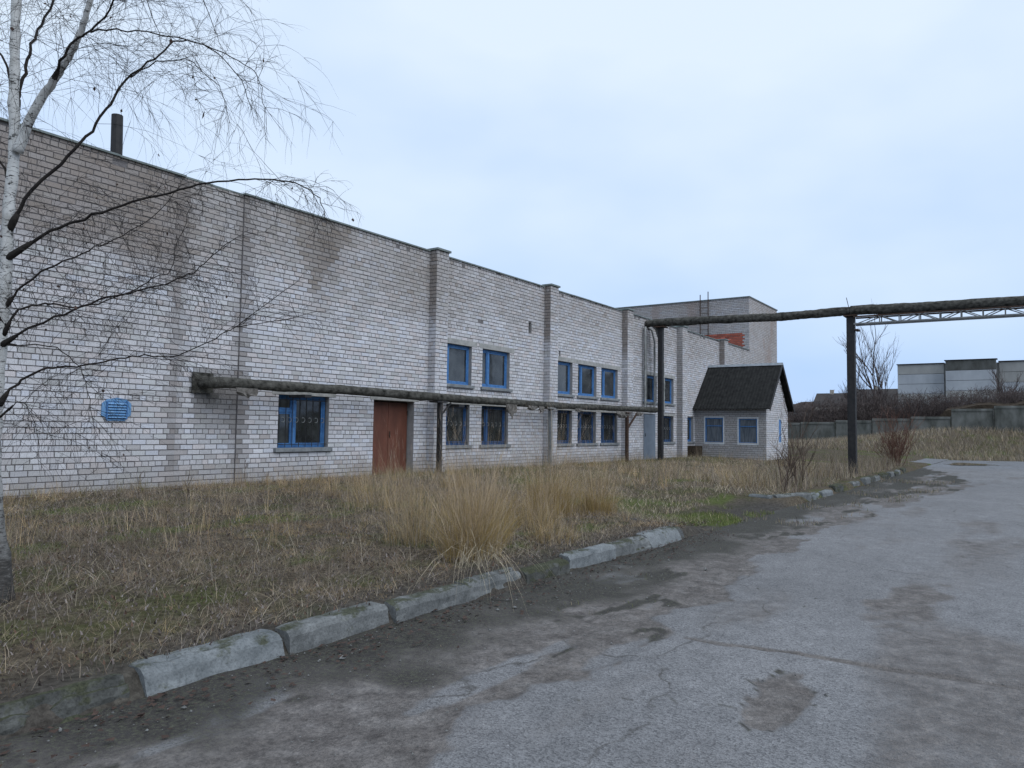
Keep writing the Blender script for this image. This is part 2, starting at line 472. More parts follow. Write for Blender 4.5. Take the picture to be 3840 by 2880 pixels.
# ------------------------------------------------------------------ road
def aedge(x):
    return np.interp(x, [-20, 0, 2.77, 3.4, 4.75, 6.4, 9, 12.3, 16, 21, 28, 33, 38, 42, 46], [-10.6, -10.9, -10.92, -10.85, -10.86, -10.89, -10.7, -10.5, -10.66, -11.1, -11.8, -11.2, -10.2, -8.8, -4])
rx = axis([(-20, -1, 1), (-1, 9, .05), (9, 18, .12), (18, 62, .4)])
ry = axis([(-30, -17, 1), (-17, -13.5, .12), (-13.5, -9, .05), (-9, -8.97, .03)])
RX, RY = np.meshgrid(rx, ry, indexing='ij')
x_, y_ = RX.ravel(), RY.ravel()
e = aedge(x_) + (fbm(x_ * 1.1, y_ * .3, 5) - .5) * .75 + (fbm(x_ * 5, y_ * 5, 6) - .5) * .25
dirt = sst(-.07, .07, y_ - e)
ruts = fbm(x_ * .35, y_ * 2.6, 41)
z_ = -.42 - .018 * dirt + (fbm(x_ * 1.5, y_ * 3, 12) - .5) * .03 * dirt + (fbm(x_ * 6, y_ * 6, 13) - .5) * .012
z_ += .03 * sst(-9.6, -9.02, y_) * (fbm(x_ * 2, y_ * 2, 71) - .2)
# worn earth-filled hollow, dusty wheel tracks and the joint across the road
cx = (x_ - 4.72) * .99 + (y_ + 12.05) * .12; cy = (y_ + 12.05) - (x_ - 4.72) * .12
patch = 1 - sst(.75, 1.05, np.sqrt((cx / .72) ** 2 + (cy / .19) ** 2) + (fbm(x_ * 6, y_ * 6, 21) - .5) * .9)
z_ -= .02 * patch
tr = sst(.34, .74, fbm(x_ * .45, y_ * 1.5, 22) + .34 * sst(-12.3, -12.9, y_) * (1 - sst(5.5, 8.5, x_)) - .1)
tr2 = sst(.46, .74, fbm(x_ * .6 + 7, y_ * 1.7, 23)) * .55
jy = sst(-11.0, -11.15, y_) * (1 - sst(-12.95, -13.1, y_) * 0)
jx = 5.72 + (fbm(y_ * 2, y_ * 0, 24) - .5) * .12 + (-11.2 - y_) * .09
joint = (1 - sst(.025, .065, np.abs(x_ - jx))) * jy
z_ -= .012 * joint
crk = (1 - sst(.008, .03, np.abs(x_ - (4.15 + (-11.2 - y_) * .55 + (fbm(y_ * 6, y_ * 0, 25) - .5) * .25)))) * sst(-11.0, -11.1, y_) * (1 - sst(-11.75, -11.85, -(-y_)) * 0) * (y_ > -11.9)
gravel = 1 - sst(.6, 1.1, np.sqrt(((x_ - 8.2) / 1.7) ** 2 + ((y_ + 12.35) / .35) ** 2) + (fbm(x_ * 3, y_ * 3, 26) - .5) * 1.2)
rem = sst(.58, .68, fbm(x_ * .8 + 3, y_ * 2.4, 45)) * .75
D = np.clip(np.maximum.reduce([dirt * (.72 + .4 * fbm(x_ * 2, y_ * 3, 27)) * (1 - rem), patch * .8, tr * .62, tr2 * .7, joint * .9, gravel * .7]), 0, 1)
dirt_shade = sst(-10.35, -9.35, y_ + (fbm(x_ * 1.3, y_ * 1.3, 28) - .5) * 1.5)
moss = dirt_shade * (.52 + .5 * fbm(x_ * 1.6, y_ * 1.6, 29)) * dirt  # moss and dark dirt by the kerb, with foreground shade painted in as well
spot = sst(.64, .74, fbm(x_ * 1.6, y_ * 4.2, 30)) * dirt * .85
rim = sst(.2, .5, patch) * (1 - sst(.5, .85, patch)) * .8
farm = dirt * sst(17, 20, x_) * sst(.45, .6, fbm(x_ * .5, y_ * 1.4, 32)) * .9
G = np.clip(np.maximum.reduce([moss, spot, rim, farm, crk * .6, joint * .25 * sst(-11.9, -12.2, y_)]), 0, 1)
wet = sst(39, 45, x_ + (y_ + 10) * .5) * .55
pud = 1 - sst(.75, 1.0, np.sqrt(((x_ - 48.7) / 2.6) ** 2 + ((y_ + 10.6) / 1.5) ** 2) + (fbm(x_ * .6, y_ * .6, 33) - .5) * .7)
B = np.clip(np.maximum(wet, pud), 0, 1)
# road stops at the bank
ok = (x_ + (y_ + 10) * .62) < 56.5
nx, ny = RX.shape
idx = np.arange(nx * ny).reshape(nx, ny)
F = np.stack([idx[:-1, :-1].ravel(), idx[1:, :-1].ravel(), idx[1:, 1:].ravel(), idx[:-1, 1:].ravel()], 1)
okf = ok[F].all(1)
sideok = ok
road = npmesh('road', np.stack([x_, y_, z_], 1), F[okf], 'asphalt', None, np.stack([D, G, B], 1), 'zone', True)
tag(road, 'weathered grey asphalt road with dusty wheel tracks and earth along the kerb', kind='structure')
# side road turning left behind the kerb
rx2 = axis([(43, 57, .5)]); ry2 = axis([(-8.95, -5.5, .5)])
RX, RY = np.meshgrid(rx2, ry2, indexing='ij'); x_, y_ = RX.ravel(), RY.ravel()
nx, ny = RX.shape; idx = np.arange(nx * ny).reshape(nx, ny)
F = np.stack([idx[:-1, :-1].ravel(), idx[1:, :-1].ravel(), idx[1:, 1:].ravel(), idx[:-1, 1:].ravel()], 1)
xl = 46 + (y_ + 9) * .9
okf = ((x_ > xl - .6) & (x_ < 57.5 + (y_ + 9) * .0) & (x_ < xl + 12))[F].all(1)
road2 = npmesh('road', np.stack([x_, y_, gz(x_, y_) * 0 - .40 + sst(-8.9, 0, y_) * .42], 1), F[okf], 'asphalt', None, np.stack([x_ * 0 + .2, x_ * 0, x_ * 0 + .5], 1), 'zone', True)
tag(road2, 'wet grey asphalt of the side road turning left behind the bush', kind='structure')
# puddle water
pv = [(48.7 + 2.1 * math.cos(a) * (1 + .25 * math.sin(3 * a)), -10.5 + 1.05 * math.sin(a) * (1 + .2 * math.cos(2 * a)), -.404) for a in np.linspace(0, 2 * PI, 40)[:-1]]
m, n, l, b = nmat('water')
b.inputs['Base Color'].default_value = (.03, .035, .04, 1); b.inputs['Roughness'].default_value = .03
pm = MB(); pm.v = pv; pm.f = [tuple(range(len(pv)))]
tag(pm.build('puddle', 'water'), 'shallow puddle on the far bend of the road', kind='structure')

# ------------------------------------------------------------------ kerbs
def kerb_stone(parent, p0, p1, zt, mat, w=.16, h=.34, chip=.012, tilt=0, seed=0, brk=0):
    """rough concrete kerb stone from p0 to p1 (front foot line), top at zt"""
    p0 = np.array(p0, float); p1 = np.array(p1, float)
    L = np.linalg.norm(p1 - p0); d = (p1 - p0) / L; nn = np.array([-d[1], d[0]])
    nu, nw, nh = max(int(L / .05), 8), 4, 7
    vs = []; fs = []; key = {}
    def P(u, w_, k):
        if (u, w_, k) in key: return key[(u, w_, k)]
        a = u / nu * L; bw = w_ / nw * w; hz = k / nh * h
        # chamfered front top edge
        if w_ == 0 and k == nh: bw += .02; hz -= .012
        if k == nh and (u in (0, nu)): hz -= .012
        nz_ = (fbm(np.array([a * 9 + seed * 7.3]), np.array([bw * 9 + hz * 9 + seed]), seed)[0] - .5)
        nb = (fbm(np.array([a * 3.1 + seed * 3.3]), np.array([seed * 1.7]), seed + 5)[0])
        hz += nz_ * chip * 1.6
        bw += (fbm(np.array([a * 8 + seed]), np.array([hz * 11 + 3]), seed + 2)[0] - .5) * chip * 2
        if brk and k >= nh - 2 and w_ <= 2: 
            q = max(0, nb - .45) * brk
            hz -= q; bw += q * .8 * (1 - w_ / 3)
        bw += tilt * (hz - h * .4)
        xy = p0 + d * a + nn * bw
        vs.append((xy[0], xy[1], zt - h + hz)); key[(u, w_, k)] = len(vs) - 1
        return len(vs) - 1
    for u in range(nu):
        for k in range(nh):
            fs.append((P(u, 0, k), P(u + 1, 0, k), P(u + 1, 0, k + 1), P(u, 0, k + 1)))
            fs.append((P(u + 1, nw, k), P(u, nw, k), P(u, nw, k + 1), P(u + 1, nw, k + 1)))
        for q in range(nw):
            fs.append((P(u, q, nh), P(u + 1, q, nh), P(u + 1, q + 1, nh), P(u, q + 1, nh)))
    for k in range(nh):
        for q in range(nw):
            fs.append((P(0, q + 1, k), P(0, q, k), P(0, q, k + 1), P(0, q + 1, k + 1)))
            fs.append((P(nu, q, k), P(nu, q + 1, k), P(nu, q + 1, k + 1), P(nu, q, k + 1)))
    mb = MB(); mb.v = vs; mb.f = fs
    return mb.build('kerb_stone', mat, parent)

kerb = tag(link(bpy.data.objects.new('kerb', None)), 'row of weathered concrete kerb stones along the grass', kind='structure')
KS = [(-2.5, -1.5, -.33, 'kerb_dark', .0, 9, .2), (-1.47, -.5, -.34, 'kerb_dark', .1, 10, .2), (-.47, .5, -.30, 'kerb_dark', 0, 11, .2), (.55, 1.5, -.30, 'kerb_dark', .05, 12, .25), (1.53, 2.44, -.285, 'kerb_dark', -.1, 13, .3),
      (2.53, 3.53, -.265, 'kerb_pale', .35, 1, .10), (3.58, 4.60, -.255, 'kerb_grey', .05, 2, .03), (4.65, 5.62, -.262, 'kerb_grey', -.05, 3, .05), (5.65, 6.60, -.258, 'kerb_grey', .08, 4, .10),
      (6.64, 7.52, -.285, 'kerb_dark', .1, 5, .38), (7.56, 8.62, -.245, 'kerb_pale', .0, 6, .03), (8.70, 9.72, -.262, 'kerb_grey', .05, 7, .2), (9.76, 10.85, -.25, 'kerb_pale', .55, 8, .02)]
for i, (a, b_, zt, mt, tl, sd_, bk) in enumerate(KS):
    yy = -9.0 + random.uniform(-.025, .025)
    kerb_stone(kerb, (a, yy), (b_, -9.0 + random.uniform(-.03, .03)), zt, mt, tilt=tl, seed=sd_, brk=bk)
kerb_stone(kerb, (10.95, -9.02), (11.45, -8.72), -.27, 'kerb_grey', seed=21, brk=.2, tilt=.3)
kerb_stone(kerb, (11.5, -8.66), (11.62, -7.75), -.26, 'kerb_grey', seed=22, brk=.1)
kerb2 = tag(link(bpy.data.objects.new('kerb', None)), 'broken pale kerb running beside the far grass bed', kind='structure')
kerb_stone(kerb2, (17.35, -8.0), (17.25, -8.5), -.22, 'kerb_pale', seed=31)
kerb_stone(kerb2, (17.5, -8.6), (18.9, -9.02), -.22, 'kerb_grey', seed=32)
xk = 19.2; s_ = 40
while xk < 36.5:
    kerb_stone(kerb2, (xk, -9.0 + random.uniform(-.05, .05)), (xk + .97, -9.0 + random.uniform(-.05, .05)), -.235 + random.uniform(-.06, .03), random.choice(['kerb_grey', 'kerb_pale', 'kerb_dark', 'kerb_grey']), seed=s_, brk=random.choice([0, .1, .3]))
    xk += random.choice([1.02, 1.02, 1.1, 1.6]); s_ += 1

# ------------------------------------------------------------------ brickwork
CH = .1         # course height
def rects_wall(L0, L1, z0, z1, holes):
    """cells of a wall rectangle outside the holes"""
    us = sorted({L0, L1, *[min(max(q, L0), L1) for h in holes for q in h[:2]]})
    zs = sorted({z0, z1, *[min(max(q, z0), z1) for h in holes for q in h[2:4]]})
    o = []
    for a, b_ in zip(us[:-1], us[1:]):
        for c_, d in zip(zs[:-1], zs[1:]):
            mu, mz = (a + b_) / 2, (c_ + d) / 2
            if not any(h[0] < mu < h[1] and h[2] < mz < h[3] for h in holes): o.append((a, b_, c_, d))
    return o

def lay(L0, L1, z0, z1, holes=(), phase=0, head=4, clip=None):
    """list of bricks (u0,u1,z0,z1,is_full_stretcher,is_full_header)"""
    out_ = []
    r0 = int(round(z0 / CH)); r1 = int(round(z1 / CH))
    for r in range(r0, r1):
        za, zb = r * CH + .006, (r + 1) * CH - .006
        hd = (r % 6 == head) or r == r1 - 1
        pitch = .13 if hd else .26
        off = ((r * .13) % .26 if not hd else .065) + phase
        off += random.uniform(-.02, .02)
        segs = [(L0, L1)]
        for h in holes:
            if h[2] < (za + zb) / 2 < h[3]:
                ns = []
                for a, b_ in segs:
                    if h[1] <= a or h[0] >= b_: ns.append((a, b_))
                    else:
                        if h[0] - a > .03: ns.append((a, h[0]))
                        if b_ - h[1] > .03: ns.append((h[1], b_))
                segs = ns
        for a, b_ in segs:
            k = math.floor((a - off) / pitch); u = a
            while u < b_ - 1e-4:
                nxt = min(off + (k + 1) * pitch, b_)
                if b_ - nxt < .05: nxt = b_
                if nxt - u < .045 and nxt < b_: k += 1; nxt = min(off + (k + 1) * pitch, b_)
                w_ = nxt - u
                if w_ > .03:
                    j0 = .005 if u > a else .002; j1 = .005 if nxt < b_ else .002
                    q = (u + j0, nxt - j1, za, zb)
                    if clip is None or clip(*q): out_.append((*q, abs(w_ - .26) < .002 and not hd, abs(w_ - .13) < .002 and hd))
                u = nxt; k += 1
    return out_

PAL = np.array([(.565, .56, .59), (.55, .55, .58), (.585, .58, .605), (.53, .525, .545), (.56, .54, .56), (.555, .52, .525), (.51, .51, .52), (.55, .56, .61)])
def brick_tints(u, z, mode):
    n_ = len(u)
    t = PAL[rng.integers(0, len(PAL), n_)] * (1 + rng.normal(0, .045, (n_, 1)))
    def mixin(f, col):
        nonlocal t
        f = np.clip(f, 0, 1)[:, None]; t = t * (1 - f) + np.array(col) * f
    jit = rng.normal(0, .06, n_)
    if mode == 'main':
        up_ = sst(3.7, 5.4, z + (fbm(u * .5, z * .5, 51) - .5) * 1.6) * (.30 + .5 * fbm(u * .4, z * .7, 52)) * (1 - .35 * sst(14, 30, u))
        mixin(up_ + jit, (.265, .232, .20))
        lf = sst(3.9, 4.5, z + (fbm(u * .8, z * .8, 53) - .5)) * (1 - sst(8.0, 8.6, u)) * .62
        mixin(lf + jit, (.215, .175, .15))
        tri = 1 - sst(.75, 1.15, np.abs(u - 11.45 - (z - 5) * .15) / np.maximum(.12, (z - 4.25) * .62) + (fbm(u * 2, z * 2, 54) - .5) * .7)
        mixin(tri * (z > 4.2) * .50 + jit * (tri > .1), (.19, .152, .118))
        core = np.exp(-((u - 11.75) / .45) ** 2 - ((z - 5.1) / .75) ** 2)
        mixin(core * .42, (.12, .095, .075))
        mixin(np.exp(-((u - 11.5) / .3) ** 2) * sst(3.4, 3.9, z) * (1 - sst(4.3, 4.7, z)) * .25, (.27, .24, .21))
        pp = sst(8.42, 8.5, u) * (1 - sst(9.4, 9.75, u)) * sst(.55, 1.7, z) * (1 - sst(2.2, 2.35, z))
        mixin(pp * .75, (.19, .18, .175))
        mixin(np.exp(-((u - 8.85) / .28) ** 2 - ((z - 1.75) / .2) ** 2) * .8, (.07, .065, .06))
        for uc in (8.1, 9.5): mixin(np.exp(-((u - uc) / .16) ** 2) * (.5 + .45 * fbm(u * 3, z * 1.5, 57)), (.17, .15, .14))
        mixin((1 - sst(.15, .6, z + (fbm(u * 1.1, z, 55) - .5) * .5)) * .55 + jit, (.27, .245, .225))
        mixin(np.exp(-((z - 2.85) / .5) ** 2) * sst(.5, .7, fbm(u * .7, z * .3, 56)) * .25, (.33, .30, .28))
    elif mode == 'block':
        mixin(.35 + .4 * fbm(u * .5, z * .5, 61) + jit, (.30, .262, .235))
        mixin(sst(.62, .72, fbm(u * .4, z * .25, 62)) * .45, (.32, .23, .19))
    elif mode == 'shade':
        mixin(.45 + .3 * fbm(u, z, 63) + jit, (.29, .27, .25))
    elif mode == 'gable':
        mixin(.12 + jit, (.35, .33, .31))
    elif mode == 'red':
        t = np.array([(.37, .105, .07)]) * (1 + rng.normal(0, .16, (n_, 1)))
    return np.clip(t, .03, .75)

def brick_mesh(name, bricks, o, ud, nd, mode, parent, kind='stuff', depth=.02):
    """bricks on a vertical plane: origin o, unit directions ud (along) and nd (outwards)"""
    if not bricks: return None
    B_ = np.array([q[:4] for q in bricks]); n_ = len(B_)
    u0, u1, z0, z1 = (B_[:, i] + rng.normal(0, .0014, n_) for i in range(4))
    dp = rng.normal(0, .0022, n_) - (rng.uniform(0, 1, n_) < .010) * rng.uniform(.003, .008, n_)
    wv = (fbm((u0 + u1) * .35, z0 * 3.1, 58) - .5) * .012 + rng.normal(0, .0012, n_); z0 = z0 + wv; z1 = z1 + wv
    o = np.array(o, float); ud = np.array(ud, float); nd = np.array(nd, float)
    t = brick_tints((u0 + u1) / 2, (z0 + z1) / 2, mode)
    V = np.zeros((n_, 8, 3))
    ch = .004
    for i, (u, z, w_) in enumerate(((u0, z0, -depth), (u1, z0, -depth), (u1, z1, -depth), (u0, z1, -depth), (u0 + ch, z0 + ch, 0), (u1 - ch, z0 + ch, 0), (u1 - ch, z1 - ch, 0), (u0 + ch, z1 - ch, 0))):
        V[:, i] = o + u[:, None] * ud + (dp * (w_ == 0) + w_)[:, None] * nd
        V[:, i, 2] += z
    f = np.array([(4, 5, 6, 7), (0, 1, 5, 4), (1, 2, 6, 5), (2, 3, 7, 6), (3, 0, 4, 7)])
    if np.dot(np.cross(ud, (0, 0, 1)), nd) < 0: f = f[:, ::-1]
    F_ = (np.arange(n_)[:, None, None] * 8 + f[None]).reshape(-1, 4)
    ob = npmesh(name, V.reshape(-1, 3), F_, 'brick', parent, np.repeat(t, 8, 0))
    if kind: ob['kind'] = kind
    return ob

# ------------------------------------------------------------------ the long factory building
fac = thing('factory_building', 'long two-storey white brick factory with blue windows and flat roof', 'building', (19, 6, -.05))
UP, LO = (2.42, 3.56), (.70, 1.86)
upper = [(15.86, 17.26), (17.78, 19.2), (21.72, 23.12), (23.52, 24.92), (25.3, 26.68), (29.08, 30.44), (30.95, 32.33)]
lower = [(10.48, 11.9), (15.86, 17.2), (17.78, 19.16), (21.72, 23.12), (23.52, 24.92), (25.3, 26.68), (30.98, 32.33), (33.62, 34.78)]
holes = [(a, b_, *UP) for a, b_ in upper] + [(a, b_, *LO) for a, b_ in lower] + [(13.34, 14.82, -.3, 1.86), (29.1, 30.3, -.3, 1.9), (20.24, 20.42, 4.32, 4.66), (21.86, 22.0, 3.78, 3.88), (22.18, 22.28, 3.6, 3.92)]
lint = [(15.86, 17.5, 3.56, 3.72), (17.62, 19.45, 3.56, 3.72), (21.7, 26.9, 3.56, 3.72), (28.9, 32.5, 3.56, 3.72), (10.3, 12.1, 1.86, 1.97), (13.2, 15.0, 1.86, 1.97), (15.86, 19.4, 1.86, 1.97), (21.7, 26.9, 1.86, 1.97), (30.8, 32.5, 1.86, 1.97)]
vent_hole = (6.76, 7.20, 1.24, 1.62)
X0, X1, XA, XB, ROOF = -6.0, 43.6, 8.12, 9.46, 6.0
# rough backing with mortar joints
bk = MB()
for (a, b_, yo) in ((X0, XA, .012), (XA, XB, .047), (XB, X1, .012)):
    hs = [h for h in holes if h[1] > a and h[0] < b_]
    for (u0, u1, z0, z1) in rects_wall(a, b_, -.3, ROOF - .02, hs):
        bk.quad((u0, yo, z0), (u1, yo, z0), (u1, yo, z1), (u0, yo, z1))
for xx, ya, yb in ((XA, .012, .047), (XB, .047, .012)):
    bk.quad((xx, ya, -.3), (xx, yb, -.3), (xx, yb, ROOF - .02), (xx, ya, ROOF - .02))
bk.quad((X0, 14, -.3), (X0, .012, -.3), (X0, .012, ROOF - .02), (X0, 14, ROOF - .02))
bk.quad((X1, 14, -.3), (X0, 14, -.3), (X0, 14, ROOF - .02), (X1, 14, ROOF - .02))
bk.build('wall', 'mortar', fac)
# dark interiors and roof
rf = MB(); rf.quad((X0 + .01, .4, 5.82), (X1, .4, 5.82), (X1, 13.9, 5.82), (X0 + .01, 13.9, 5.82))
rf.quad((X0, .40, 5.8), (X1, .40, 5.8), (X1, .40, ROOF - .02), (X0, .40, ROOF - .02))
rf.build('roof', 'roof_felt', fac)
for h in holes:
    rb = MB(); a, b_, z0, z1 = h; dpt = .3 if (z0 < 0) else .24
    y0, y1 = .013, dpt
    rb.quad((a, y0, z0), (a, y1, z0), (a, y1, z1), (a, y0, z1)); rb.quad((b_, y1, z0), (b_, y0, z0), (b_, y0, z1), (b_, y1, z1))
    rb.quad((a, y0, z0), (b_, y0, z0), (b_, y1, z0), (a, y1, z0)); rb.quad((a, y1, z1), (b_, y1, z1), (b_, y0, z1), (a, y0, z1))
    rb.build('reveal', 'reveal', fac)
for h in holes[-3:]:
    MB().quad((h[0], .235, h[2]), (h[1], .235, h[2]), (h[1], .235, h[3]), (h[0], .235, h[3])).build('vent_hole', 'soil', fac)
# bricks: nearest ones as single parts
bh = holes + lint
camp = np.array((0, -13.3467, 1.1886)); fwv, rtv, upv = (np.array(q) for q in (fw, rt, up))
def inview(P):
    d = P - camp; dz = d @ fwv
    return (np.abs(d @ rtv / dz) < .675) & (np.abs(d @ upv / dz) < .505) & (dz > 0)
bL = lay(X0, XA, -.1, ROOF - .05, bh, .03)
bM = lay(XA + .01, XB, -.1, ROOF - .05, bh, .07)
bR = lay(XB, X1, -.1, ROOF - .05, bh, 0)
# putlog holes in the top course
def drop(bs):
    return [q for q in bs if not (q[2] > ROOF - .2 and random.random() < .07)]
bL, bM, bR = drop(bL), drop(bM), drop(bR)
cand = []
for q in bL:
    if q[4] or q[5]:
        P = np.array(((q[0] + q[1]) / 2, 0, (q[2] + q[3]) / 2))
        if inview(P) and q[0] > 5.2: cand.append((np.linalg.norm(P - camp) * (1 if q[4] else 1.45), q))
cand.sort(key=lambda t_: t_[0])
near = {c_[1] for c_ in cand[:298]}
bL2 = [q for q in bL if q not in near]
brick_mesh('brickwork', bL2, (0, 0, 0), (1, 0, 0), (0, -1, 0), 'main', fac)
brick_mesh('brickwork', bM, (0, .035, 0), (1, 0, 0), (0, -1, 0), 'main', fac)
brick_mesh('brickwork', bR, (0, 0, 0), (1, 0, 0), (0, -1, 0), 'main', fac)
def unit_brick(L):
    h = CH - .012; c_ = .004
    mb = MB(); x0, x1 = -L / 2, L / 2
    mb.v = [(x0, .02, 0), (x1, .02, 0), (x1, .02, h), (x0, .02, h), (x0 + c_, 0, c_), (x1 - c_, 0, c_), (x1 - c_, 0, h - c_), (x0 + c_, 0, h - c_)]
    mb.f = [(4, 5, 6, 7), (0, 1, 5, 4), (1, 2, 6, 5), (2, 3, 7, 6), (3, 0, 4, 7)]
    me = bpy.data.meshes.new('brick'); me.from_pydata(mb.v, [], mb.f); me.update()
    at = me.color_attributes.new('tint', 'FLOAT_COLOR', 'POINT'); at.data.foreach_set('color', [1.0] * 32)
    me.materials.append(MATS['brick']); return me
mS, mH = unit_brick(.25), unit_brick(.12)
nl = sorted(near)
tt = brick_tints(np.array([(q[0] + q[1]) / 2 for q in nl]), np.array([(q[2] + q[3]) / 2 for q in nl]), 'main')
for q, c_ in zip(nl, tt):
    o = bpy.data.objects.new('brick', mS if q[4] else mH); C.objects.link(o); o.parent = fac
    o.location = ((q[0] + q[1]) / 2 + random.gauss(0, .0015) - fac.location.x, random.gauss(0, .002) - fac.location.y, q[2] - fac.location.z)
    o.color = (*c_, 1)
# pilasters
PIL = [(15.34, 15.84, .25), (21.2, 21.7, .25), (27.05, 27.55, .25), (32.72, 33.3, .28), (38.5, 39.05, .28)]
for i, (a, b_, d) in enumerate(PIL):
    pb = MB(); pb.box((a + .012, -d + .012, -.3), (b_ - .012, .011, ROOF - .01)); po = pb.build('pilaster', 'mortar', fac)
    brick_mesh('brickwork', lay(a, b_, -.1, ROOF, (), .05), (0, -d, 0), (1, 0, 0), (0, -1, 0), 'main', po)
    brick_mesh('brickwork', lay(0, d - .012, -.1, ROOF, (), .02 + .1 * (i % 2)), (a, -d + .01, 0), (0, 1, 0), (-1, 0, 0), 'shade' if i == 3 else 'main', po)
    brick_mesh('brickwork', lay(0, d - .012, -.1, ROOF, (), .02), (b_, -d + .01, 0), (0, 1, 0), (1, 0, 0), 'main', po)
    cp = MB().box((a - .04, -d - .05, ROOF + .002), (b_ + .04, .1, ROOF + .062)); cp.build('cap', 'coping', po, bevel=.008)
# coping
segs = [(X0, XA), (XA + .001, XB - .02), (XB - .02 + .001, 15.29), (15.9, 21.15), (21.75, 27.0), (27.6, 32.67), (33.35, 38.45), (39.1, X1)]
for i, (a, b_) in enumerate(segs):
    yo = .03 if i == 1 else -.045
    zt = ROOF - .045 + (.012 if i == 2 else 0)
    cb = MB(); k = max(2, int((b_ - a) / 1.2)); st_ = (b_ - a) / k
    for j in range(k):
        dz = random.uniform(-.006, .006)
        cb.box((a + j * st_, yo + random.uniform(-.006, .006), zt + dz), (a + (j + 1) * st_ - .004, .45, zt + .036 + dz))
    cb.build('coping', 'coping', fac)
for a, b_, z0, z1 in lint:
    n_ = 1 if b_ - a < 2.2 else 2 if b_ - a < 4.4 else 3
    w_ = (b_ - a) / n_
    for j in range(n_):
        MB().box((a + j * w_ + .003, -.008, z0 + .001), (a + (j + 1) * w_ - .003, .16, z1 - .004)).build('lintel', 'concrete' if z0 > 3 else 'white_lintel' if False else 'concrete', fac, bevel=.005)

def window(parent, a, b_, z0, z1, y, blue, mull=.34, grille=False, sill=True, top=None, silly=-.07):
    w_ = b_ - a
    fr = MB(); t = .065
    fr.box((a + .003, y, z0 + .003), (a + t, y + .07, z1 - .003)); fr.box((b_ - t, y, z0 + .003), (b_ - .003, y + .07, z1 - .003))
    fr.box((a + t, y, z1 - t), (b_ - t, y + .07, z1 - .003)); fr.box((a + t, y, z0 + .003), (b_ - t, y + .07, z0 + t))
    wo = fr.build('window', blue, parent, bevel=.004)
    xm = a + w_ * mull
    MB().box((xm - .045, y - .004, z0 + t + .001), (xm + .045, y + .06, z1 - t - .001)).build('mullion', blue, wo, bevel=.004)
    panes = [(a + t, xm - .045, z0 + t, z1 - t), (xm + .045, b_ - t, z0 + t, z1 - t)]
    if top:
        zt = z1 - (z1 - z0) * top
        MB().box((a + t + .001, y + .002, zt - .03), (xm - .046, y + .058, zt + .03)).build('transom', blue, wo, bevel=.004)
        panes = [(a + t, xm - .045, z0 + t, zt - .03), (a + t, xm - .045, zt + .03, z1 - t), panes[1]]
    for (p0, p1, q0, q1) in panes:
        s = .04
        sb = MB()
        sb.box((p0 + .002, y + .012, q0 + .002), (p0 + s, y + .05, q1 - .002)); sb.box((p1 - s, y + .012, q0 + .002), (p1 - .002, y + .05, q1 - .002))
        sb.box((p0 + s, y + .012, q1 - s), (p1 - s, y + .05, q1 - .002)); sb.box((p0 + s, y + .012, q0 + .002), (p1 - s, y + .05, q0 + s))
        sb.build('sash', blue, wo, bevel=.003)
        tz = random.uniform(-.006, .006); tx = random.uniform(-.006, .006)
        g_ = MB(); g_.v = [(p0 + s, y + .032, q0 + s), (p1 - s, y + .032 + tx, q0 + s), (p1 - s, y + .032 + tx + tz, q1 - s), (p0 + s, y + .032 + tz, q1 - s)]; g_.f = [(0, 1, 2, 3)]
        g_.build('pane', 'glass', wo)
    if sill:
        MB().box((a - .09, silly, z0 - .085), (b_ + .08, y + .02, z0 + .002)).build('sill', 'sill', wo, bevel=.008)
    if grille:
        gb = MB(); yy = y - .07
        nb = int(w_ / .2)
        for k in range(nb + 1):
            xk_ = a + .06 + k * (w_ - .12) / nb
            gb.tube([(xk_, yy, z0 + .02), (xk_, yy, z1 - .04)], .008, 6)
        for zz in (z0 + .08, z1 - .1): gb.beam((a + .01, yy, zz), (b_ - .01, yy, zz), .014)
        gb.build('grille', 'black_metal', wo)
        rg = MB(); zc = z0 + (z1 - z0) * .53
        for k in range(nb):
            xk_ = a + .06 + (k + .5) * (w_ - .12) / nb
            rg.tube([(xk_ + .052 * math.cos(q), yy - .012, zc + .052 * math.sin(q)) for q in np.linspace(-2.2, 2.2, 12)], .008, 5)
        rg.build('grille_ring', 'grey_metal', wo)
    return wo
for i, (a, b_) in enumerate(upper):
    window(fac, a, b_, *UP, .11, 'blue_paint', .3)
for i, (a, b_) in enumerate(lower):
    window(fac, a, b_, *LO, .13, 'blue_paint' if i in (0, 7) else 'blue_dark', .36 if i == 0 else .3, grille=i < 7, top=.3 if i == 0 else None)
# brown double door
dw = MB().box((13.342, .26, -.25), (14.818, .30, 1.858)).build('door_frame', 'rust_metal', fac)
for a, b_ in ((13.37, 14.075), (14.085, 14.79)):
    lf = MB().box((a, .215, -.2), (b_, .258, 1.82)).build('door', 'door_brown', fac, bevel=.006)
    hw = MB()
    for zz in (.25, 1.5): hw.tube([(a + .012 if a < 14 else b_ - .012, .208, zz), (a + .012 if a < 14 else b_ - .012, .208, zz + .12)], .012, 8)
    if a > 14: hw.beam((14.13, .200, .92), (14.13, .200, 1.08), .02); hw.beam((14.13, .214, .99), (14.13, .195, .99), .018)
    hw.build('hinge' if a < 14 else 'handle', 'rust_metal', lf)
gd = MB().box((29.12, -.02, -.2), (30.28, .03, 1.88)).build('door', 'door_grey', fac, bevel=.006)
MB().beam((29.2, -.045, .95), (29.2, -.045, 1.08), .02).build('handle', 'black_metal', gd)
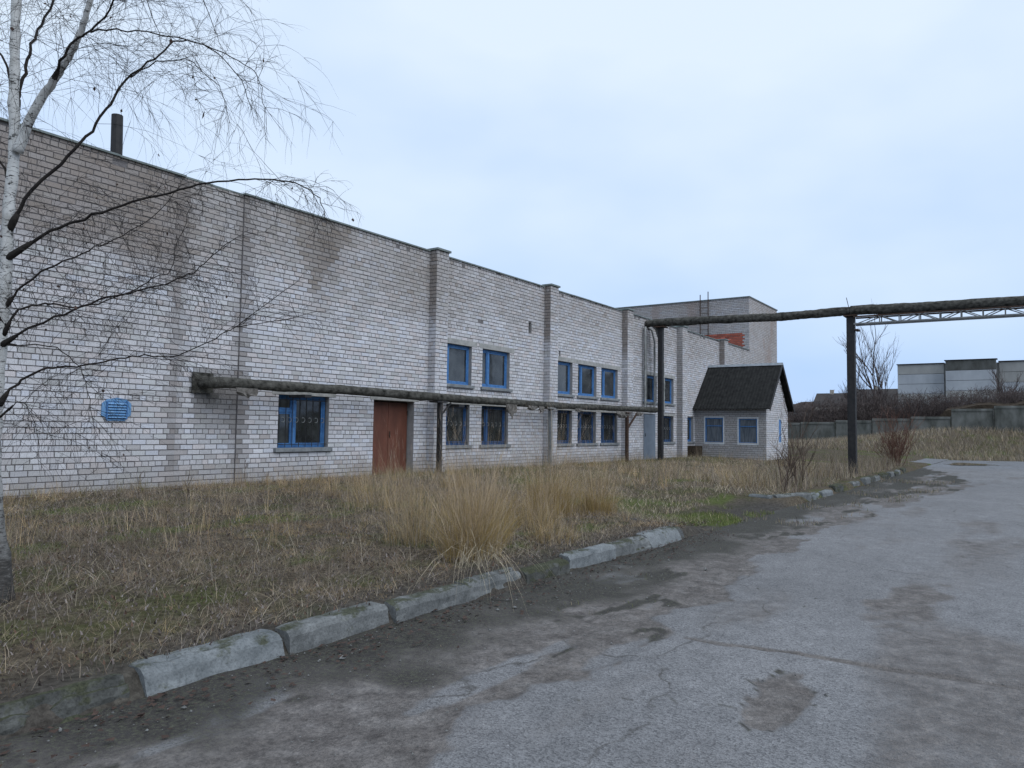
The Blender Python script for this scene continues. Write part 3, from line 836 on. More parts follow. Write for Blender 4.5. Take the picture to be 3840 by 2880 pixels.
# blue vent louvre
vx0, vx1, vz0, vz1 = 6.72, 7.24, 1.23, 1.63
vb = MB()
ring = [(vx0 + .10, vz0), (vx1 - .10, vz0), (vx1 - .08, vz0 + .06), (vx1, vz0 + .10), (vx1, vz1 - .09), (vx1 - .09, vz1 - .02), (vx0 + .26, vz1 + .01), (vx0 + .08, vz1 - .03), (vx0, vz1 - .10), (vx0, vz0 + .09), (vx0 + .08, vz0 + .06)]
k = len(ring)
vb.v = [(x, -.022, z) for x, z in ring] + [(x, -.001, z) for x, z in ring]
vb.f = [tuple(range(k))] + [(i, i + k, (i + 1) % k + k, (i + 1) % k) for i in range(k)]
vo_ = vb.build('vent_louvre', 'blue_pale', fac)
bx = MB()
bx.box((vx0 + .075, -.05, vz0 + .03), (vx0 + .095, -.0225, vz1 - .06)); bx.box((vx1 - .095, -.05, vz0 + .03), (vx1 - .075, -.0225, vz1 - .06))
bx.build('louvre_frame', 'blue_paint', vo_)
dk = MB(); dk.quad((vx0 + .095, -.0235, vz0 + .03), (vx1 - .095, -.0235, vz0 + .03), (vx1 - .095, -.0235, vz1 - .06), (vx0 + .095, -.0235, vz1 - .06)); dk.build('louvre_back', 'blue_dark', vo_)
for j in range(6):
    z0 = vz0 + .05 + j * .048
    s = MB(); s.quad((vx0 + .096, -.056, z0), (vx1 - .096, -.056, z0), (vx1 - .096, -.027, z0 + .036), (vx0 + .096, -.027, z0 + .036)); s.build('slat', 'blue_pale', vo_)
# flue on the roof
fl = MB(); fl.tube([(7.8, 2, 5.8), (7.79, 2, 6.9), (7.775, 2.0, 7.52)], [.115, .113, .11], 12); fo = fl.build('flue', 'black_metal', fac, smooth=False)
# thin conduits and cable along the wall
cd = MB()
cd.tube([(29.35, -.03, 5.2), (29.36, -.03, 2.0)], .012, 6); cd.tube([(28.9, -.04, 5.6), (28.9, -.04, 2.2)], .014, 6)
cd.build('conduit', 'grey_metal', fac)

# ------------------------------------------------------------------ tall block at the end
blk = thing('brick_block', 'taller grey brick block with a red brick patch behind the long roof', 'building', (46.5, 7, -.05))
BH = 9.1
bb = MB(); bb.box((43.612, .012, -.3), (49.44, 14, BH - .03)); bb.build('wall', 'mortar', blk)
redz = lambda u0, u1, z0, z1: not ((.30 + (.12 if int(round(z0 / CH)) % 2 else 0)) < (u0 + u1) / 2 < 3.3 and 5.4 < z0 < 7.0)
brick_mesh('brickwork', lay(0, 13.9, 5.3, BH, (), 0, clip=redz), (43.6, 0, 0), (0, 1, 0), (-1, 0, 0), 'block', blk)
brick_mesh('red_brickwork', lay(0, 13.9, 5.3, BH, (), 0, clip=lambda *q: not redz(*q)), (43.602, 0, 0), (0, 1, 0), (-1, 0, 0), 'red', blk)
brick_mesh('brickwork', lay(43.6, 49.45, -.1, BH, (), 0), (0, 0, 0), (1, 0, 0), (0, -1, 0), 'block', blk)
MB().box((43.55, -.05, BH - .02), (49.5, 14, BH + .035)).build('coping', 'coping', blk)
lad = thing('roof_ladder', 'dark steel ladder rising above the parapet of the tall block', 'ladder', (43.5, 2.7, 5.8))
for yy, zt in ((2.92, 9.45), (2.43, 9.6)):
    MB().tube([(43.5, yy, 5.8), (43.5, yy, zt)], .03, 6).build('rail', 'rust_metal', lad)
for j in range(10):
    MB().tube([(43.5, 2.43, 6.0 + j * .33), (43.5, 2.92, 6.0 + j * .33)], .011, 5).build('rung', 'rust_metal', lad)

# ------------------------------------------------------------------ gabled annex
ann = thing('gabled_annex', 'small brick porch with steep black roof built against the factory wall', 'annex', (36.9, -1.8, -.1))
AX0, AX1, AY, EZ, RX_, RZ = 35.0, 38.7, -3.4, 2.3, 36.85, 4.42
ah = [(-1.38, -.5, .66, 1.86), (-2.98, -2.12, .66, 1.83)]
def roofz(x): return EZ + (RZ - EZ) * (1 - abs(x - RX_) / (RX_ - AX0)) 
ab = MB()
for (u0, u1, z0, z1) in rects_wall(AY + .012, 0, -.3, EZ + .05, ah):
    ab.quad((AX0 + .012, u1, z0), (AX0 + .012, u0, z0), (AX0 + .012, u0, z1), (AX0 + .012, u1, z1))
for (a, b_, z0, z1) in ah:
    ab.quad((AX0 + .012, a, z0), (AX0 + .1, a, z0), (AX0 + .1, a, z1), (AX0 + .012, a, z1)); ab.quad((AX0 + .012, b_, z0), (AX0 + .1, b_, z0), (AX0 + .1, b_, z1), (AX0 + .012, b_, z1))
ab.v += [(AX0 + .012, AY + .012, -.3), (AX1 - .012, AY + .012, -.3), (AX1 - .012, AY + .012, EZ), (RX_, AY + .012, RZ - .03), (AX0 + .012, AY + .012, EZ)]
k = len(ab.v); ab.f.append((k - 5, k - 4, k - 3, k - 2, k - 1))
ab.quad((AX1 - .012, AY, -.3), (AX1 - .012, 0, -.3), (AX1 - .012, 0, EZ), (AX1 - .012, AY, EZ))
ab.build('wall', 'mortar', ann)
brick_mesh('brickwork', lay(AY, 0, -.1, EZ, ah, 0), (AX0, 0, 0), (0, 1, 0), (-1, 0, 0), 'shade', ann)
gh = [(37.02, 37.42, .72, 1.82)]
brick_mesh('brickwork', lay(AX0, AX1, -.1, RZ, gh, 0, clip=lambda u0, u1, z0, z1: z1 < min(roofz(u0), roofz(u1)) - .02), (0, AY, 0), (1, 0, 0), (0, -1, 0), 'gable', ann)
# annex windows: white surround and blue sash
def annex_window(a, b_, z0, z1):
    fr = MB(); x = AX0 - .012; t = .055
    fr.box((x, a - t, z0 - .06), (x + .06, a, z1 + t)); fr.box((x, b_, z0 - .06), (x + .06, b_ + t, z1 + t)); fr.box((x, a, z1), (x + .06, b_, z1 + t)); fr.box((x, a, z0 - .06), (x + .06, b_, z0))
    wo = fr.build('window', 'white_paint', ann)
    s = MB(); q = .055; xx = AX0 + .02
    s.box((xx, a, z0), (xx + .05, a + q, z1)); s.box((xx, b_ - q, z0), (xx + .05, b_, z1)); s.box((xx, a + q, z1 - q), (xx + .05, b_ - q, z1)); s.box((xx, a + q, z0), (xx + .05, b_ - q, z0 + q)); s.box((xx, a + q, z0 + (z1 - z0) * .66), (xx + .05, b_ - q, z0 + (z1 - z0) * .66 + .04))
    s.build('sash', 'blue_paint', wo)
    zm = z0 + (z1 - z0) * .66
    for q0, q1 in ((z0 + q, zm), (zm + .04, z1 - q)):
        g_ = MB(); g_.quad((xx + .03, b_ - q, q0), (xx + .03, a + q, q0), (xx + .03, a + q, q1), (xx + .03, b_ - q, q1)); g_.build('pane', 'glass_curtain', wo)
m, n, l, b = nmat('glass_curtain')
v = pos_node(n); f = noise(n, l, v, 5, 3, .5, (1, 3, .4))
l.new(ramp(n, l, f, [(.3, (.06, .075, .095)), (.7, (.14, .16, .185))]), b.inputs['Base Color']); b.inputs['Roughness'].default_value = .12
for q in ah: annex_window(*q)
gw = MB(); gw.box((36.96, AY - .02, .68), (37.02, AY + .05, 1.88)); gw.box((37.42, AY - .02, .68), (37.48, AY + .05, 1.88)); gw.box((37.02, AY - .02, 1.82), (37.42, AY + .05, 1.88)); gw.box((37.02, AY - .02, .68), (37.42, AY + .05, .72))
go = gw.build('window', 'white_paint', ann)
s = MB(); s.box((37.02, AY + .0, .72), (37.42, AY + .012, 1.82)); s.build('pane', 'blue_paint', go)
# corrugated roof slopes
def slope(xe, ze, name):
    nu, nv = 4, 150
    V = []; 
    y0, y1 = AY - .26, .1
    for i in range(nu + 1):
        for j in range(nv + 1):
            t_ = i / nu; y = y0 + (y1 - y0) * j / nv
            w_ = .010 * math.sin(2 * PI * y / .15)
            x = RX_ + (xe - RX_) * t_; z = RZ + .09 + (ze - RZ - .09) * t_ + w_ - .012 * (i % 2)
            V.append((x, y, z))
    nn_ = len(V)
    V += [(x, y, z - .035) for x, y, z in V]
    Fq = []
    I = lambda i, j: i * (nv + 1) + j
    for i in range(nu):
        for j in range(nv):
            Fq.append((I(i, j), I(i, j + 1), I(i + 1, j + 1), I(i + 1, j))); Fq.append(tuple(nn_ + q for q in (I(i + 1, j), I(i + 1, j + 1), I(i, j + 1), I(i, j))))
    for j in range(nv): Fq.append((I(nu, j), I(nu, j + 1), nn_ + I(nu, j + 1), nn_ + I(nu, j)))
    for i in range(nu): Fq.append((I(i, 0), I(i + 1, 0), nn_ + I(i + 1, 0), nn_ + I(i, 0)))
    mb = MB(); mb.v = V; mb.f = Fq
    return mb.build(name, 'slate', ann)
slope(34.66, EZ - .02, 'roof'); slope(39.04, EZ - .02, 'roof')
rc = MB(); rc.v = [(RX_ - .14, AY - .27, RZ + .0), (RX_, AY - .27, RZ + .13), (RX_ + .14, AY - .27, RZ), (RX_ - .14, .0, RZ), (RX_, .0, RZ + .13), (RX_ + .14, .0, RZ)]; rc.f = [(0, 1, 4, 3), (1, 2, 5, 4), (0, 2, 1)]
rc.build('ridge_cap', 'ridge', ann)
vg = MB()
for xe in (34.68, 39.02): vg.beam((RX_, AY - .25, RZ + .03), (xe, AY - .25, EZ - .07), .03, .14)
vg.build('verge_board', 'black_metal', ann)
pl = MB().box((33.75, -.5, -.2), (34.62, -.3 + .27, .50)).build('plinth_block', 'rust_block' if False else 'soil')
tag(pl, 'low brown brick block under the narrow window beside the porch', 'block')

# ------------------------------------------------------------------ pipes
def lagged(pts, r, name, parent, mat='insulation', n=14, amp=.16, seed=0, step=.09, sag=0):
    """insulated pipe with lumpy torn wrapping"""
    P = [Vector(p) for p in pts]; Q = []
    for a, b_ in zip(P[:-1], P[1:]):
        k = max(2, int((b_ - a).length / step))
        Q += [a.lerp(b_, i / k) for i in range(k)]
    Q.append(P[-1])
    mb = MB(); mb.tube(Q, r, n)
    V = np.array(mb.v); k = len(Q)
    ctr = np.repeat(np.array([tuple(q) for q in Q]), n, 0)
    s_ = np.repeat(np.arange(k) * step, n); ang = np.tile(np.arange(n), k)
    f = 1 + amp * (fbm(s_ * 1.7 + seed, ang * .5, seed) - .5) * 2 + amp * .9 * (fbm(s_ * 7 + seed, ang * .9, seed + 4) - .5)
    f *= 1 + .10 * (fbm(s_ * .5, s_ * 0, seed + 9) - .5)
    V = ctr + (V - ctr) * f[:, None]
    mb.v = [tuple(q) for q in V]
    return mb.build(name, mat, parent, smooth=True)

def post_ground(x, y): return float(gz(np.array([x]), np.array([y]))[0])
lp = thing('heating_pipe', 'low mossy lagged pipe on posts running along the brick wall', 'pipe', (18, -.5, -.05))
LZ = 2.0
lagged([(8.62, .12, LZ), (8.62, -.16, LZ), (8.72, -.40, LZ), (8.95, -.5, LZ), (12, -.5, 2.02), (15.3, -.5, 1.99), (20.8, -.5, 1.97), (26.3, -.5, 2.03), (29.15, -.52, 2.05)], .106, 'lagging', lp, seed=3, amp=.2)
en = MB(); en.box((8.42, -.03, 1.80), (8.86, -.002, 2.2)); en.build('collar', 'insulation', lp)
for x, mt, br in ((15.2, 'black_metal', 1), (20.74, 'grey_metal', 0), (26.36, 'rust_metal', 2)):
    zg = post_ground(x, -.6)
    pb = MB(); pb.box((x - .055, -.62, zg - .3), (x + .055, -.51, 1.88)); po = pb.build('post', mt, lp)
    MB().box((x - .2, -.66, 1.85), (x + .2, -.36, 1.89)).build('bracket', mt, po)
    if br == 1: MB().beam((x + .03, -.56, 1.5), (x + .45, -.56, 1.86), .035).build('brace', mt, po)
    if br == 2: MB().beam((x + .03, -.56, 1.25), (x + .95, -.56, 1.9), .06).build('brace', mt, po)
hk = MB(); hk.box((10.72, -.56, 1.80), (10.9, -.02, 1.86)); hk.build('wall_bracket', 'black_metal', lp)
hk = MB(); hk.box((16.0, -.56, 1.76), (16.25, -.02, 1.83)); hk.build('wall_bracket', 'black_metal', lp)
# torn lagging hanging below the pipe
def rag(x, w_, drop, y=-.62, zt=1.86, nm='torn_lagging'):
    n_ = 7; V = []; Fq = []
    for i in range(n_ + 1):
        xx = x + w_ * i / n_
        dd = drop * (math.sin(PI * min(max(i / n_, .05), .95)) ** .6) * random.uniform(.55, 1.1)
        V += [(xx, y + .03, zt + .06), (xx, y + random.uniform(-.03, .05), zt - dd * .5), (xx + random.uniform(-.02, .02), y + random.uniform(-.02, .08), zt - dd)]
    for i in range(n_):
        for k in range(2): Fq.append((i * 3 + k, i * 3 + k + 1, i * 3 + 4 + k, i * 3 + 3 + k))
    nv_ = len(V); V += [(a, b_ + .018, c_) for a, b_, c_ in V]; Fq += [tuple(nv_ + q for q in reversed(f_)) for f_ in Fq]
    mb = MB(); mb.v = V; mb.f = Fq; return mb.build(nm, 'rag', lp)
for x, w_, d in ((9.0, .5, .16), (18.2, .55, .42), (19.4, .5, .1), (20.0, .35, .18), (20.5, .4, .08), (25.4, 1.1, .28), (22.3, .5, .09), (27.2, .5, .12)): rag(x, w_, d)

# poles and overhead pipe across the road
PX = 29.3
def pole(y, zt, w_, label, brace):
    zg = post_ground(PX, y)
    t = thing('pipe_pole', label, 'pole', (PX, y, zg), 'poles carrying the overhead pipe')
    wb = MB(); wb.box((PX - w_ / 2, y - w_ / 2, zg - .4), (PX + w_ / 2, y + w_ / 2, zt)); wb.build('shaft', 'black_metal', t, bevel=.012)
    MB().box((PX - .25, y - .22, zt + .001), (PX + .25, y + .22, zt + .04)).build('cap_plate', 'rust_metal', t)
    return t
pole(-.68, 5.52, .2, 'black steel pole by the factory wall under the overhead pipe elbow', 0)
pole(-8.07, 5.44, .27, 'thick black pole behind the far kerb carrying the overhead pipe', 0)
pole(-16.6, 5.35, .3, 'black pole across the road carrying the overhead pipe and truss end', 0)
ov = thing('overhead_pipe', 'lagged pipe carried high on poles across the road', 'pipe', (PX, -8, 5.5))
lagged([(PX, .28, 5.68), (PX, -.5, 5.73), (PX, -2.2, 5.70), (PX, -5.4, 5.62), (PX, -8.07, 5.66)], .155, 'lagging', ov, seed=12, amp=.22)
lagged([(PX, -8.07, 5.66), (PX, -11, 5.60), (PX, -13.3, 5.56), (PX, -16.6, 5.56), (PX, -19, 5.56)], .18, 'lagging', ov, seed=17, amp=.16)
# vertical pipes dropping to the low pipe
lagged([(28.98, -.12, 2.05), (28.98, -.12, 5.0), (29.0, -.1, 5.45), (PX, .0, 5.62)], .05, 'riser', ov, 'wrap_pale', 10, .25, 22)
lagged([(29.75, -.2, 2.0), (29.75, -.2, 5.0), (29.7, -.1, 5.5), (PX, .1, 5.66)], .042, 'riser', ov, 'wrap_pale', 10, .3, 23)
lagged([(29.95, -.5, 2.0), (29.9, -.5, 4.0), (29.8, -.45, 4.2), (29.75, -.45, 5.1), (29.5, -.4, 5.5), (PX, -.3, 5.68)], .088, 'riser', ov, 'wrap_pale', 12, .5, 24)
MB().tube([(PX, -8.0, 5.8), (PX - .03, -7.93, 6.15)], .012, 5).build('rod', 'rust_metal', ov)
# truss under the pipe
tz0, tz1 = 5.12, 5.40
ch = MB()
for dx in (-.22, .22):
    MB().beam((PX + dx, -8.2, tz0 + .02), (PX + dx, -16.5, tz0 - .02), .07, .05).build('lower_chord', 'grey_metal', ov)
    MB().beam((PX + dx, -8.2, tz1), (PX + dx, -16.5, tz1 - .04), .06, .05).build('upper_chord', 'rust_metal', ov)
    yv = -9.05; up_ = True; y_prev = -8.25
    while yv > -16.5:
        MB().beam((PX + dx, yv, tz0), (PX + dx, yv, tz1), .035).build('truss_post', 'grey_metal', ov)
        MB().beam((PX + dx, y_prev, tz0 if up_ else tz1), (PX + dx, yv, tz1 if up_ else tz0), .03).build('truss_diagonal', 'grey_metal', ov)
        y_prev = yv; yv -= .62; up_ = not up_
MB().box((PX - .2, -8.34, 4.9), (PX + .2, -8.23, 4.96)).build('bracket', 'rust_metal', ov)

# ------------------------------------------------------------------ birch at the left
BR = {
    'trunk': [(2.68, -6.67, -0.3), (2.64, -6.65, 0.14), (2.60, -6.62, 0.5), (2.575, -6.61, 0.86), (2.565, -6.62, 1.23), (2.56, -6.64, 1.59), (2.56, -6.66, 1.96), (2.56, -6.69, 2.33), (2.55, -6.7, 2.69), (2.55, -6.72, 3.06), (2.55, -6.74, 3.44), (2.53, -6.73, 3.81), (2.52, -6.73, 4.18), (2.51, -6.73, 4.56), (2.48, -6.74, 5.12), (2.47, -6.75, 5.69), (2.44, -6.75, 6.26), (2.43, -6.73, 7.2), (2.45, -6.7, 8.3)],
    'stem': [(2.56, -6.78, 3.32), (2.59, -6.87, 3.55), (2.63, -6.99, 3.74), (2.66, -7.1, 3.86), (2.68, -7.22, 3.97), (2.7, -7.32, 4.09), (2.71, -7.43, 4.25), (2.7, -7.53, 4.4), (2.69, -7.65, 4.79), (2.66, -7.75, 5.17), (2.64, -7.85, 5.9), (2.6, -7.9, 6.6)],
    'b1': [(2.55, -6.72, 3.67), (2.57, -6.71, 3.84), (2.62, -6.66, 4.02), (2.68, -6.62, 4.27), (2.75, -6.56, 4.47), (2.86, -6.54, 4.8), (2.98, -6.53, 5.24), (3.14, -6.55, 5.66), (3.4, -6.6, 5.9), (3.75, -6.7, 5.85)],
    'b2': [(2.66, -7.1, 3.86), (2.63, -7.27, 3.97), (2.66, -7.41, 4.09), (2.7, -7.58, 4.15), (2.75, -7.81, 4.33), (2.79, -8.04, 4.49), (2.87, -8.33, 4.57), (2.95, -8.61, 4.47)],
    'b2b': [(2.69, -7.56, 4.14), (2.76, -7.76, 4.13), (2.87, -7.89, 4.12), (3.13, -8.21, 4.07), (3.32, -8.43, 3.97), (3.45, -8.54, 3.88), (3.51, -8.54, 3.77), (3.56, -8.53, 3.61)],
    'b3': [(2.55, -6.7, 2.69), (2.6, -6.85, 2.94), (2.77, -7.04, 3.25), (2.91, -7.15, 3.48), (3.02, -7.2, 3.74), (3.15, -7.26, 4.02), (3.32, -7.36, 4.25), (3.46, -7.4, 4.44), (3.61, -7.42, 4.51), (3.8, -7.49, 4.48), (4.01, -7.56, 4.29), (4.17, -7.52, 4.07)],
    'b3b': [(3.17, -7.27, 4.05), (3.29, -7.43, 4.18), (3.42, -7.66, 4.2), (3.45, -7.76, 4.13), (3.55, -7.94, 3.95), (3.57, -8.03, 3.73)],
    'b4': [(2.55, -6.7, 2.47), (2.71, -7.07, 2.68), (2.83, -7.33, 2.77), (2.96, -7.64, 2.86), (3.12, -8.01, 2.94), (3.24, -8.32, 2.99), (3.35, -8.65, 2.99), (3.4, -8.88, 2.96), (3.45, -9.12, 2.9), (3.45, -9.31, 2.77), (3.4, -9.43, 2.63)],
    'b5': [(2.57, -6.69, 2.1), (2.61, -6.78, 2.22), (2.76, -6.94, 2.41), (2.88, -7.01, 2.49), (3.01, -7.07, 2.6), (3.15, -7.14, 2.7), (3.38, -7.32, 2.91), (3.56, -7.43, 3.22)],
    'b6': [(2.57, -6.7, 1.80), (2.65, -6.9, 1.91), (2.79, -7.18, 2.03), (2.91, -7.46, 2.14), (3.01, -7.72, 2.18), (3.09, -7.96, 2.23), (3.15, -8.19, 2.28), (3.18, -8.4, 2.36), (3.23, -8.65, 2.51)],
    'b6b': [(2.57, -6.69, 1.88), (2.61, -6.78, 2.04), (2.7, -6.84, 2.11), (2.83, -6.94, 2.13), (2.98, -7.04, 2.12), (3.15, -7.18, 2.2), (3.3, -7.27, 2.3), (3.44, -7.33, 2.42), (3.55, -7.34, 2.5), (3.63, -7.31, 2.78), (3.73, -7.3, 3.08)],
    'b7': [(2.58, -6.67, 1.33), (2.64, -6.77, 1.48), (2.77, -6.9, 1.6), (2.89, -7.0, 1.63), (3.03, -7.11, 1.65), (3.19, -7.25, 1.71), (3.35, -7.36, 1.75), (3.54, -7.51, 1.76), (3.75, -7.7, 1.91), (3.95, -7.86, 2.1), (4.22, -8.12, 2.41)],
    'b7b': [(3.87, -7.8, 2.02), (4.1, -8.02, 2.08), (4.4, -8.18, 2.19)],
    'b8': [(2.57, -6.69, 1.8), (2.66, -6.9, 1.79), (2.76, -7.13, 1.77), (2.84, -7.34, 1.62), (2.86, -7.49, 1.37), (2.85, -7.6, 1.13)],
    'b9': [(2.59, -6.67, 1.23), (2.64, -6.85, 1.34), (2.67, -7.01, 1.23), (2.67, -7.15, 1.02)],
    't1': [(2.49, -6.74, 4.9), (2.61, -7.09, 5.25), (2.87, -7.36, 5.34), (3.14, -7.58, 5.18), (3.41, -7.76, 4.83), (3.61, -7.8, 4.44)],
    't2': [(2.50, -6.75, 4.7), (2.52, -7.11, 4.93), (2.67, -7.58, 4.88), (2.78, -8.0, 4.5), (2.79, -8.33, 3.98)],
    'l1': [(2.55, -6.72, 3.04), (2.48, -6.68, 3.24), (2.37, -6.43, 3.52), (2.22, -6.08, 3.85), (2.1, -5.8, 4.0), (2.0, -5.4, 3.9)],
    'l2': [(2.57, -6.69, 1.95), (2.4, -6.7, 2.15), (2.14, -6.7, 2.39), (1.9, -6.65, 2.55), (1.6, -6.6, 2.5)],
    'l3': [(2.53, -6.74, 3.84), (2.45, -6.66, 4.1), (2.35, -6.32, 4.54), (2.31, -5.99, 5.03), (2.3, -5.6, 5.3)],
}
def smooth_line(P, k=4, jit=0):
    P = [Vector(p) for p in P]; Q = []
    for i in range(len(P) - 1):
        p0 = P[max(i - 1, 0)]; p1 = P[i]; p2 = P[i + 1]; p3 = P[min(i + 2, len(P) - 1)]
        for j in range(k):
            t = j / k
            q = .5 * ((2 * p1) + (-p0 + p2) * t + (2 * p0 - 5 * p1 + 4 * p2 - p3) * t * t + (-p0 + 3 * p1 - 3 * p2 + p3) * t ** 3)
            if jit and (i or j): q = q + Vector((random.gauss(0, jit), random.gauss(0, jit), random.gauss(0, jit)))
            Q.append(q)
    Q.append(P[-1]); return Q
RAD = {'trunk': (.060, .022), 'stem': (.042, .012), 'b1': (.021, .006), 'b2': (.016, .004), 'b2b': (.009, .0025), 'b3': (.021, .0035), 'b3b': (.008, .0025), 'b4': (.018, .003), 'b5': (.014, .003), 'b6': (.015, .003), 'b6b': (.013, .003), 'b7': (.015, .003), 'b7b': (.006, .0025), 'b8': (.008, .0025), 'b9': (.006, .0025), 't1': (.014, .003), 't2': (.013, .003), 'l1': (.014, .004), 'l2': (.012, .004), 'l3': (.014, .004)}
birch = thing('birch_tree', 'leafless birch with white spotted trunk at the left edge', 'tree', (2.68, -6.67, -.22))
lines = {}
for nm, P in BR.items():
    Q = smooth_line(P, 4, .006 if nm not in ('trunk', 'stem') else .003)
    lines[nm] = Q; r0, r1 = RAD[nm] if nm in ('trunk', 'stem') else (RAD[nm][0] * .8, RAD[nm][1] * .85); k = len(Q)
    if nm == 'trunk': rad = [r0 * (1 + .5 * max(0, 1 - i / 6)) + (r1 - r0) * (i / (k - 1)) ** 1.1 + .004 * math.sin(i * 2.1) for i in range(k)]
    else: rad = [r0 + (r1 - r0) * (i / (k - 1)) ** .7 for i in range(k)]
    mb = MB(); mb.tube(Q, rad, 12 if nm in ('trunk', 'stem') else 7)
    mb.build('trunk' if nm == 'trunk' else 'stem' if nm == 'stem' else 'branch', 'birch_bark' if nm in ('trunk', 'stem') else 'branch_dark', birch, smooth=True)
for nm, Q in lines.items():
    if nm in ('trunk', 'stem', 'b2b', 'b3b', 'b7b'): continue
    d_ = (Q[3] - Q[0]); r_ = RAD[nm][0]
    MB().tube([Q[0] - d_ * .1, Q[0] + d_ * .25, Q[0] + d_ * .55, Q[0] + d_ * .8], [r_ * 1.7, r_ * 1.5, r_ * 1.25, r_ * .9], 9).build('branch_collar', 'branch_dark', birch, smooth=True)
tw = MB(); leaf_spots = []
def twig(p, d, L, r, lvl, droop):
    k = 7 if L > .3 else 5
    pts = [p]; q = Vector(p); d = d.normalized()
    for i in range(k):
        d = (d + Vector((random.gauss(0, .13), random.gauss(0, .13), random.gauss(0, .12) - droop * (i + .5) / k))).normalized()
        q = q + d * L / k; pts.append(q.copy())
    tw.tube(pts, [r * (1 - .75 * i / k) for i in range(k + 1)], 3, cap=False)
    if random.random() < .05: leaf_spots.append(pts[-1])
    if lvl > 0:
        for j in range(random.randint(2, 4)):
            i = random.randint(1, k - 1)
            dd = (pts[i + 1] - pts[i]).normalized()
            side = Vector((random.gauss(0, 1), random.gauss(0, 1), random.gauss(0, .5))).normalized()
            twig(pts[i], dd + side * .8, L * random.uniform(.4, .8), r * .75, lvl - 1, droop * 1.25)
for nm, Q in lines.items():
    if nm == 'trunk': dens, i0 = 1.1, 22
    elif nm == 'stem': dens, i0 = 1.3, 8
    else: dens, i0 = 1.35, 4
    k = len(Q)
    for i in range(i0, k - 1):
        f = i / k
        nb_ = np.random.default_rng(i * 31 + len(nm) + int(Q[0].z * 100)).poisson(dens * (.55 + .6 * f))
        for _ in range(nb_):
            dd = (Q[i + 1] - Q[i]).normalized()
            side = Vector((random.gauss(0, 1), random.gauss(0, 1), random.gauss(.1, .6))).normalized()
            high = Q[i].z > 3.0
            twig(Q[i], dd * .55 + side, random.uniform(.35, 1.0) * (1.1 if high else .85) * (1.2 - .7 * f), .0021, 2 if f < .9 else 1, random.uniform(.02, .34))
    twig(Q[-1], Q[-1] - Q[-2], random.uniform(.2, .4), .0024, 1, .35)
to = tw.build('twigs', 'branch_dark', birch); to['kind'] = 'stuff'
lf = MB()
random.shuffle(leaf_spots)
def leaf_at(mb, p, s):
    a = Vector((random.gauss(0, 1), random.gauss(0, 1), random.gauss(0, .4))).normalized(); u = a.cross(Vector((0, 0, 1))).normalized()
    i = len(mb.v); t = Vector(p)
    mb.v += [tuple(t), tuple(t + Vector((0, 0, -s)) * .5 + u * s * .4), tuple(t + Vector((0, 0, -s)) + a * s * .3), tuple(t + Vector((0, 0, -s)) * .5 - u * s * .35 + a * s * .25)]
    mb.f.append((i, i + 1, i + 2, i + 3))
for p in leaf_spots[:70]:
    leaf_at(lf, p, random.uniform(.018, .035))
leaf_at(lf, (3.5, -7.83, 3.76), .075)
lo_ = lf.build('leaf', 'leaf_brown', birch); lo_['kind'] = 'stuff'

# ------------------------------------------------------------------ grass
def blades(P, H, wid, lean, tint, seg=3, curl=.6, az=None, r_=rng, root=None):
    """P (n,3) roots; H heights; lean = how far the tip bends over (0..1.3 rad)"""
    n_ = len(P); az = r_.uniform(0, 2 * PI, n_) if az is None else az
    dx, dy = np.cos(az), np.sin(az)
    fx = r_.uniform(0, 2 * PI, n_); wx, wy = np.cos(fx) * wid * .5, np.sin(fx) * wid * .5
    V = np.zeros((n_, 2 * seg + 1, 3)); pos = P.copy()
    for i in range(seg + 1):
        k = 1 - .85 * i / seg
        if i < seg:
            V[:, 2 * i] = pos + np.stack([wx * k, wy * k, 0 * wx], 1); V[:, 2 * i + 1] = pos - np.stack([wx * k, wy * k, 0 * wx], 1)
        else: V[:, 2 * seg] = pos
        a = lean * ((i + .35) / seg) ** curl
        st_ = H / seg
        pos = pos + np.stack([dx * np.sin(a) * st_, dy * np.sin(a) * st_, np.cos(a) * st_], 1)
    T = []
    for i in range(seg - 1):
        a = 2 * i; T += [(a, a + 1, a + 3), (a, a + 3, a + 2)]
    a = 2 * (seg - 1); T.append((a, a + 1, a + 2))
    T = np.array(T)
    F_ = (np.arange(n_)[:, None, None] * (2 * seg + 1) + T[None]).reshape(-1, 3)
    T2 = np.repeat(np.asarray(tint)[:, None], 2 * seg + 1, 1)
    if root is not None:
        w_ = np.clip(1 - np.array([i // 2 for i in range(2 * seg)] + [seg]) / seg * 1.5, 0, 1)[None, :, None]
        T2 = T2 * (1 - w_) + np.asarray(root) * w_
    return V.reshape(-1, 3), F_, T2.reshape(-1, 3)

def grass_obj(name, parts, parent=None, mat='grass'):
    off = 0; Vs, Fs, Ts = [], [], []
    for V, F_, T in parts:
        Vs.append(V); Fs.append(F_ + off); Ts.append(T); off += len(V)
    return npmesh(name, np.concatenate(Vs), np.concatenate(Fs), mat, parent, np.concatenate(Ts))

GC = np.array([(.34, .27, .18), (.29, .24, .185), (.235, .205, .18), (.15, .11, .082), (.085, .068, .055), (.095, .105, .04), (.135, .145, .055), (.43, .37, .28)])
def gcol(n_, w_):
    w_ = np.array(w_, float); w_ /= w_.sum()
    return GC[rng.choice(len(GC), n_, p=w_)] * (1 + rng.normal(0, .16, (n_, 1))).clip(.5, 1.6)
def scatter(x0, x1, y0, y1, dens):
    n_ = int((x1 - x0) * (y1 - y0) * dens)
    return rng.uniform(x0, x1, n_), rng.uniform(y0, y1, n_)
parts = []
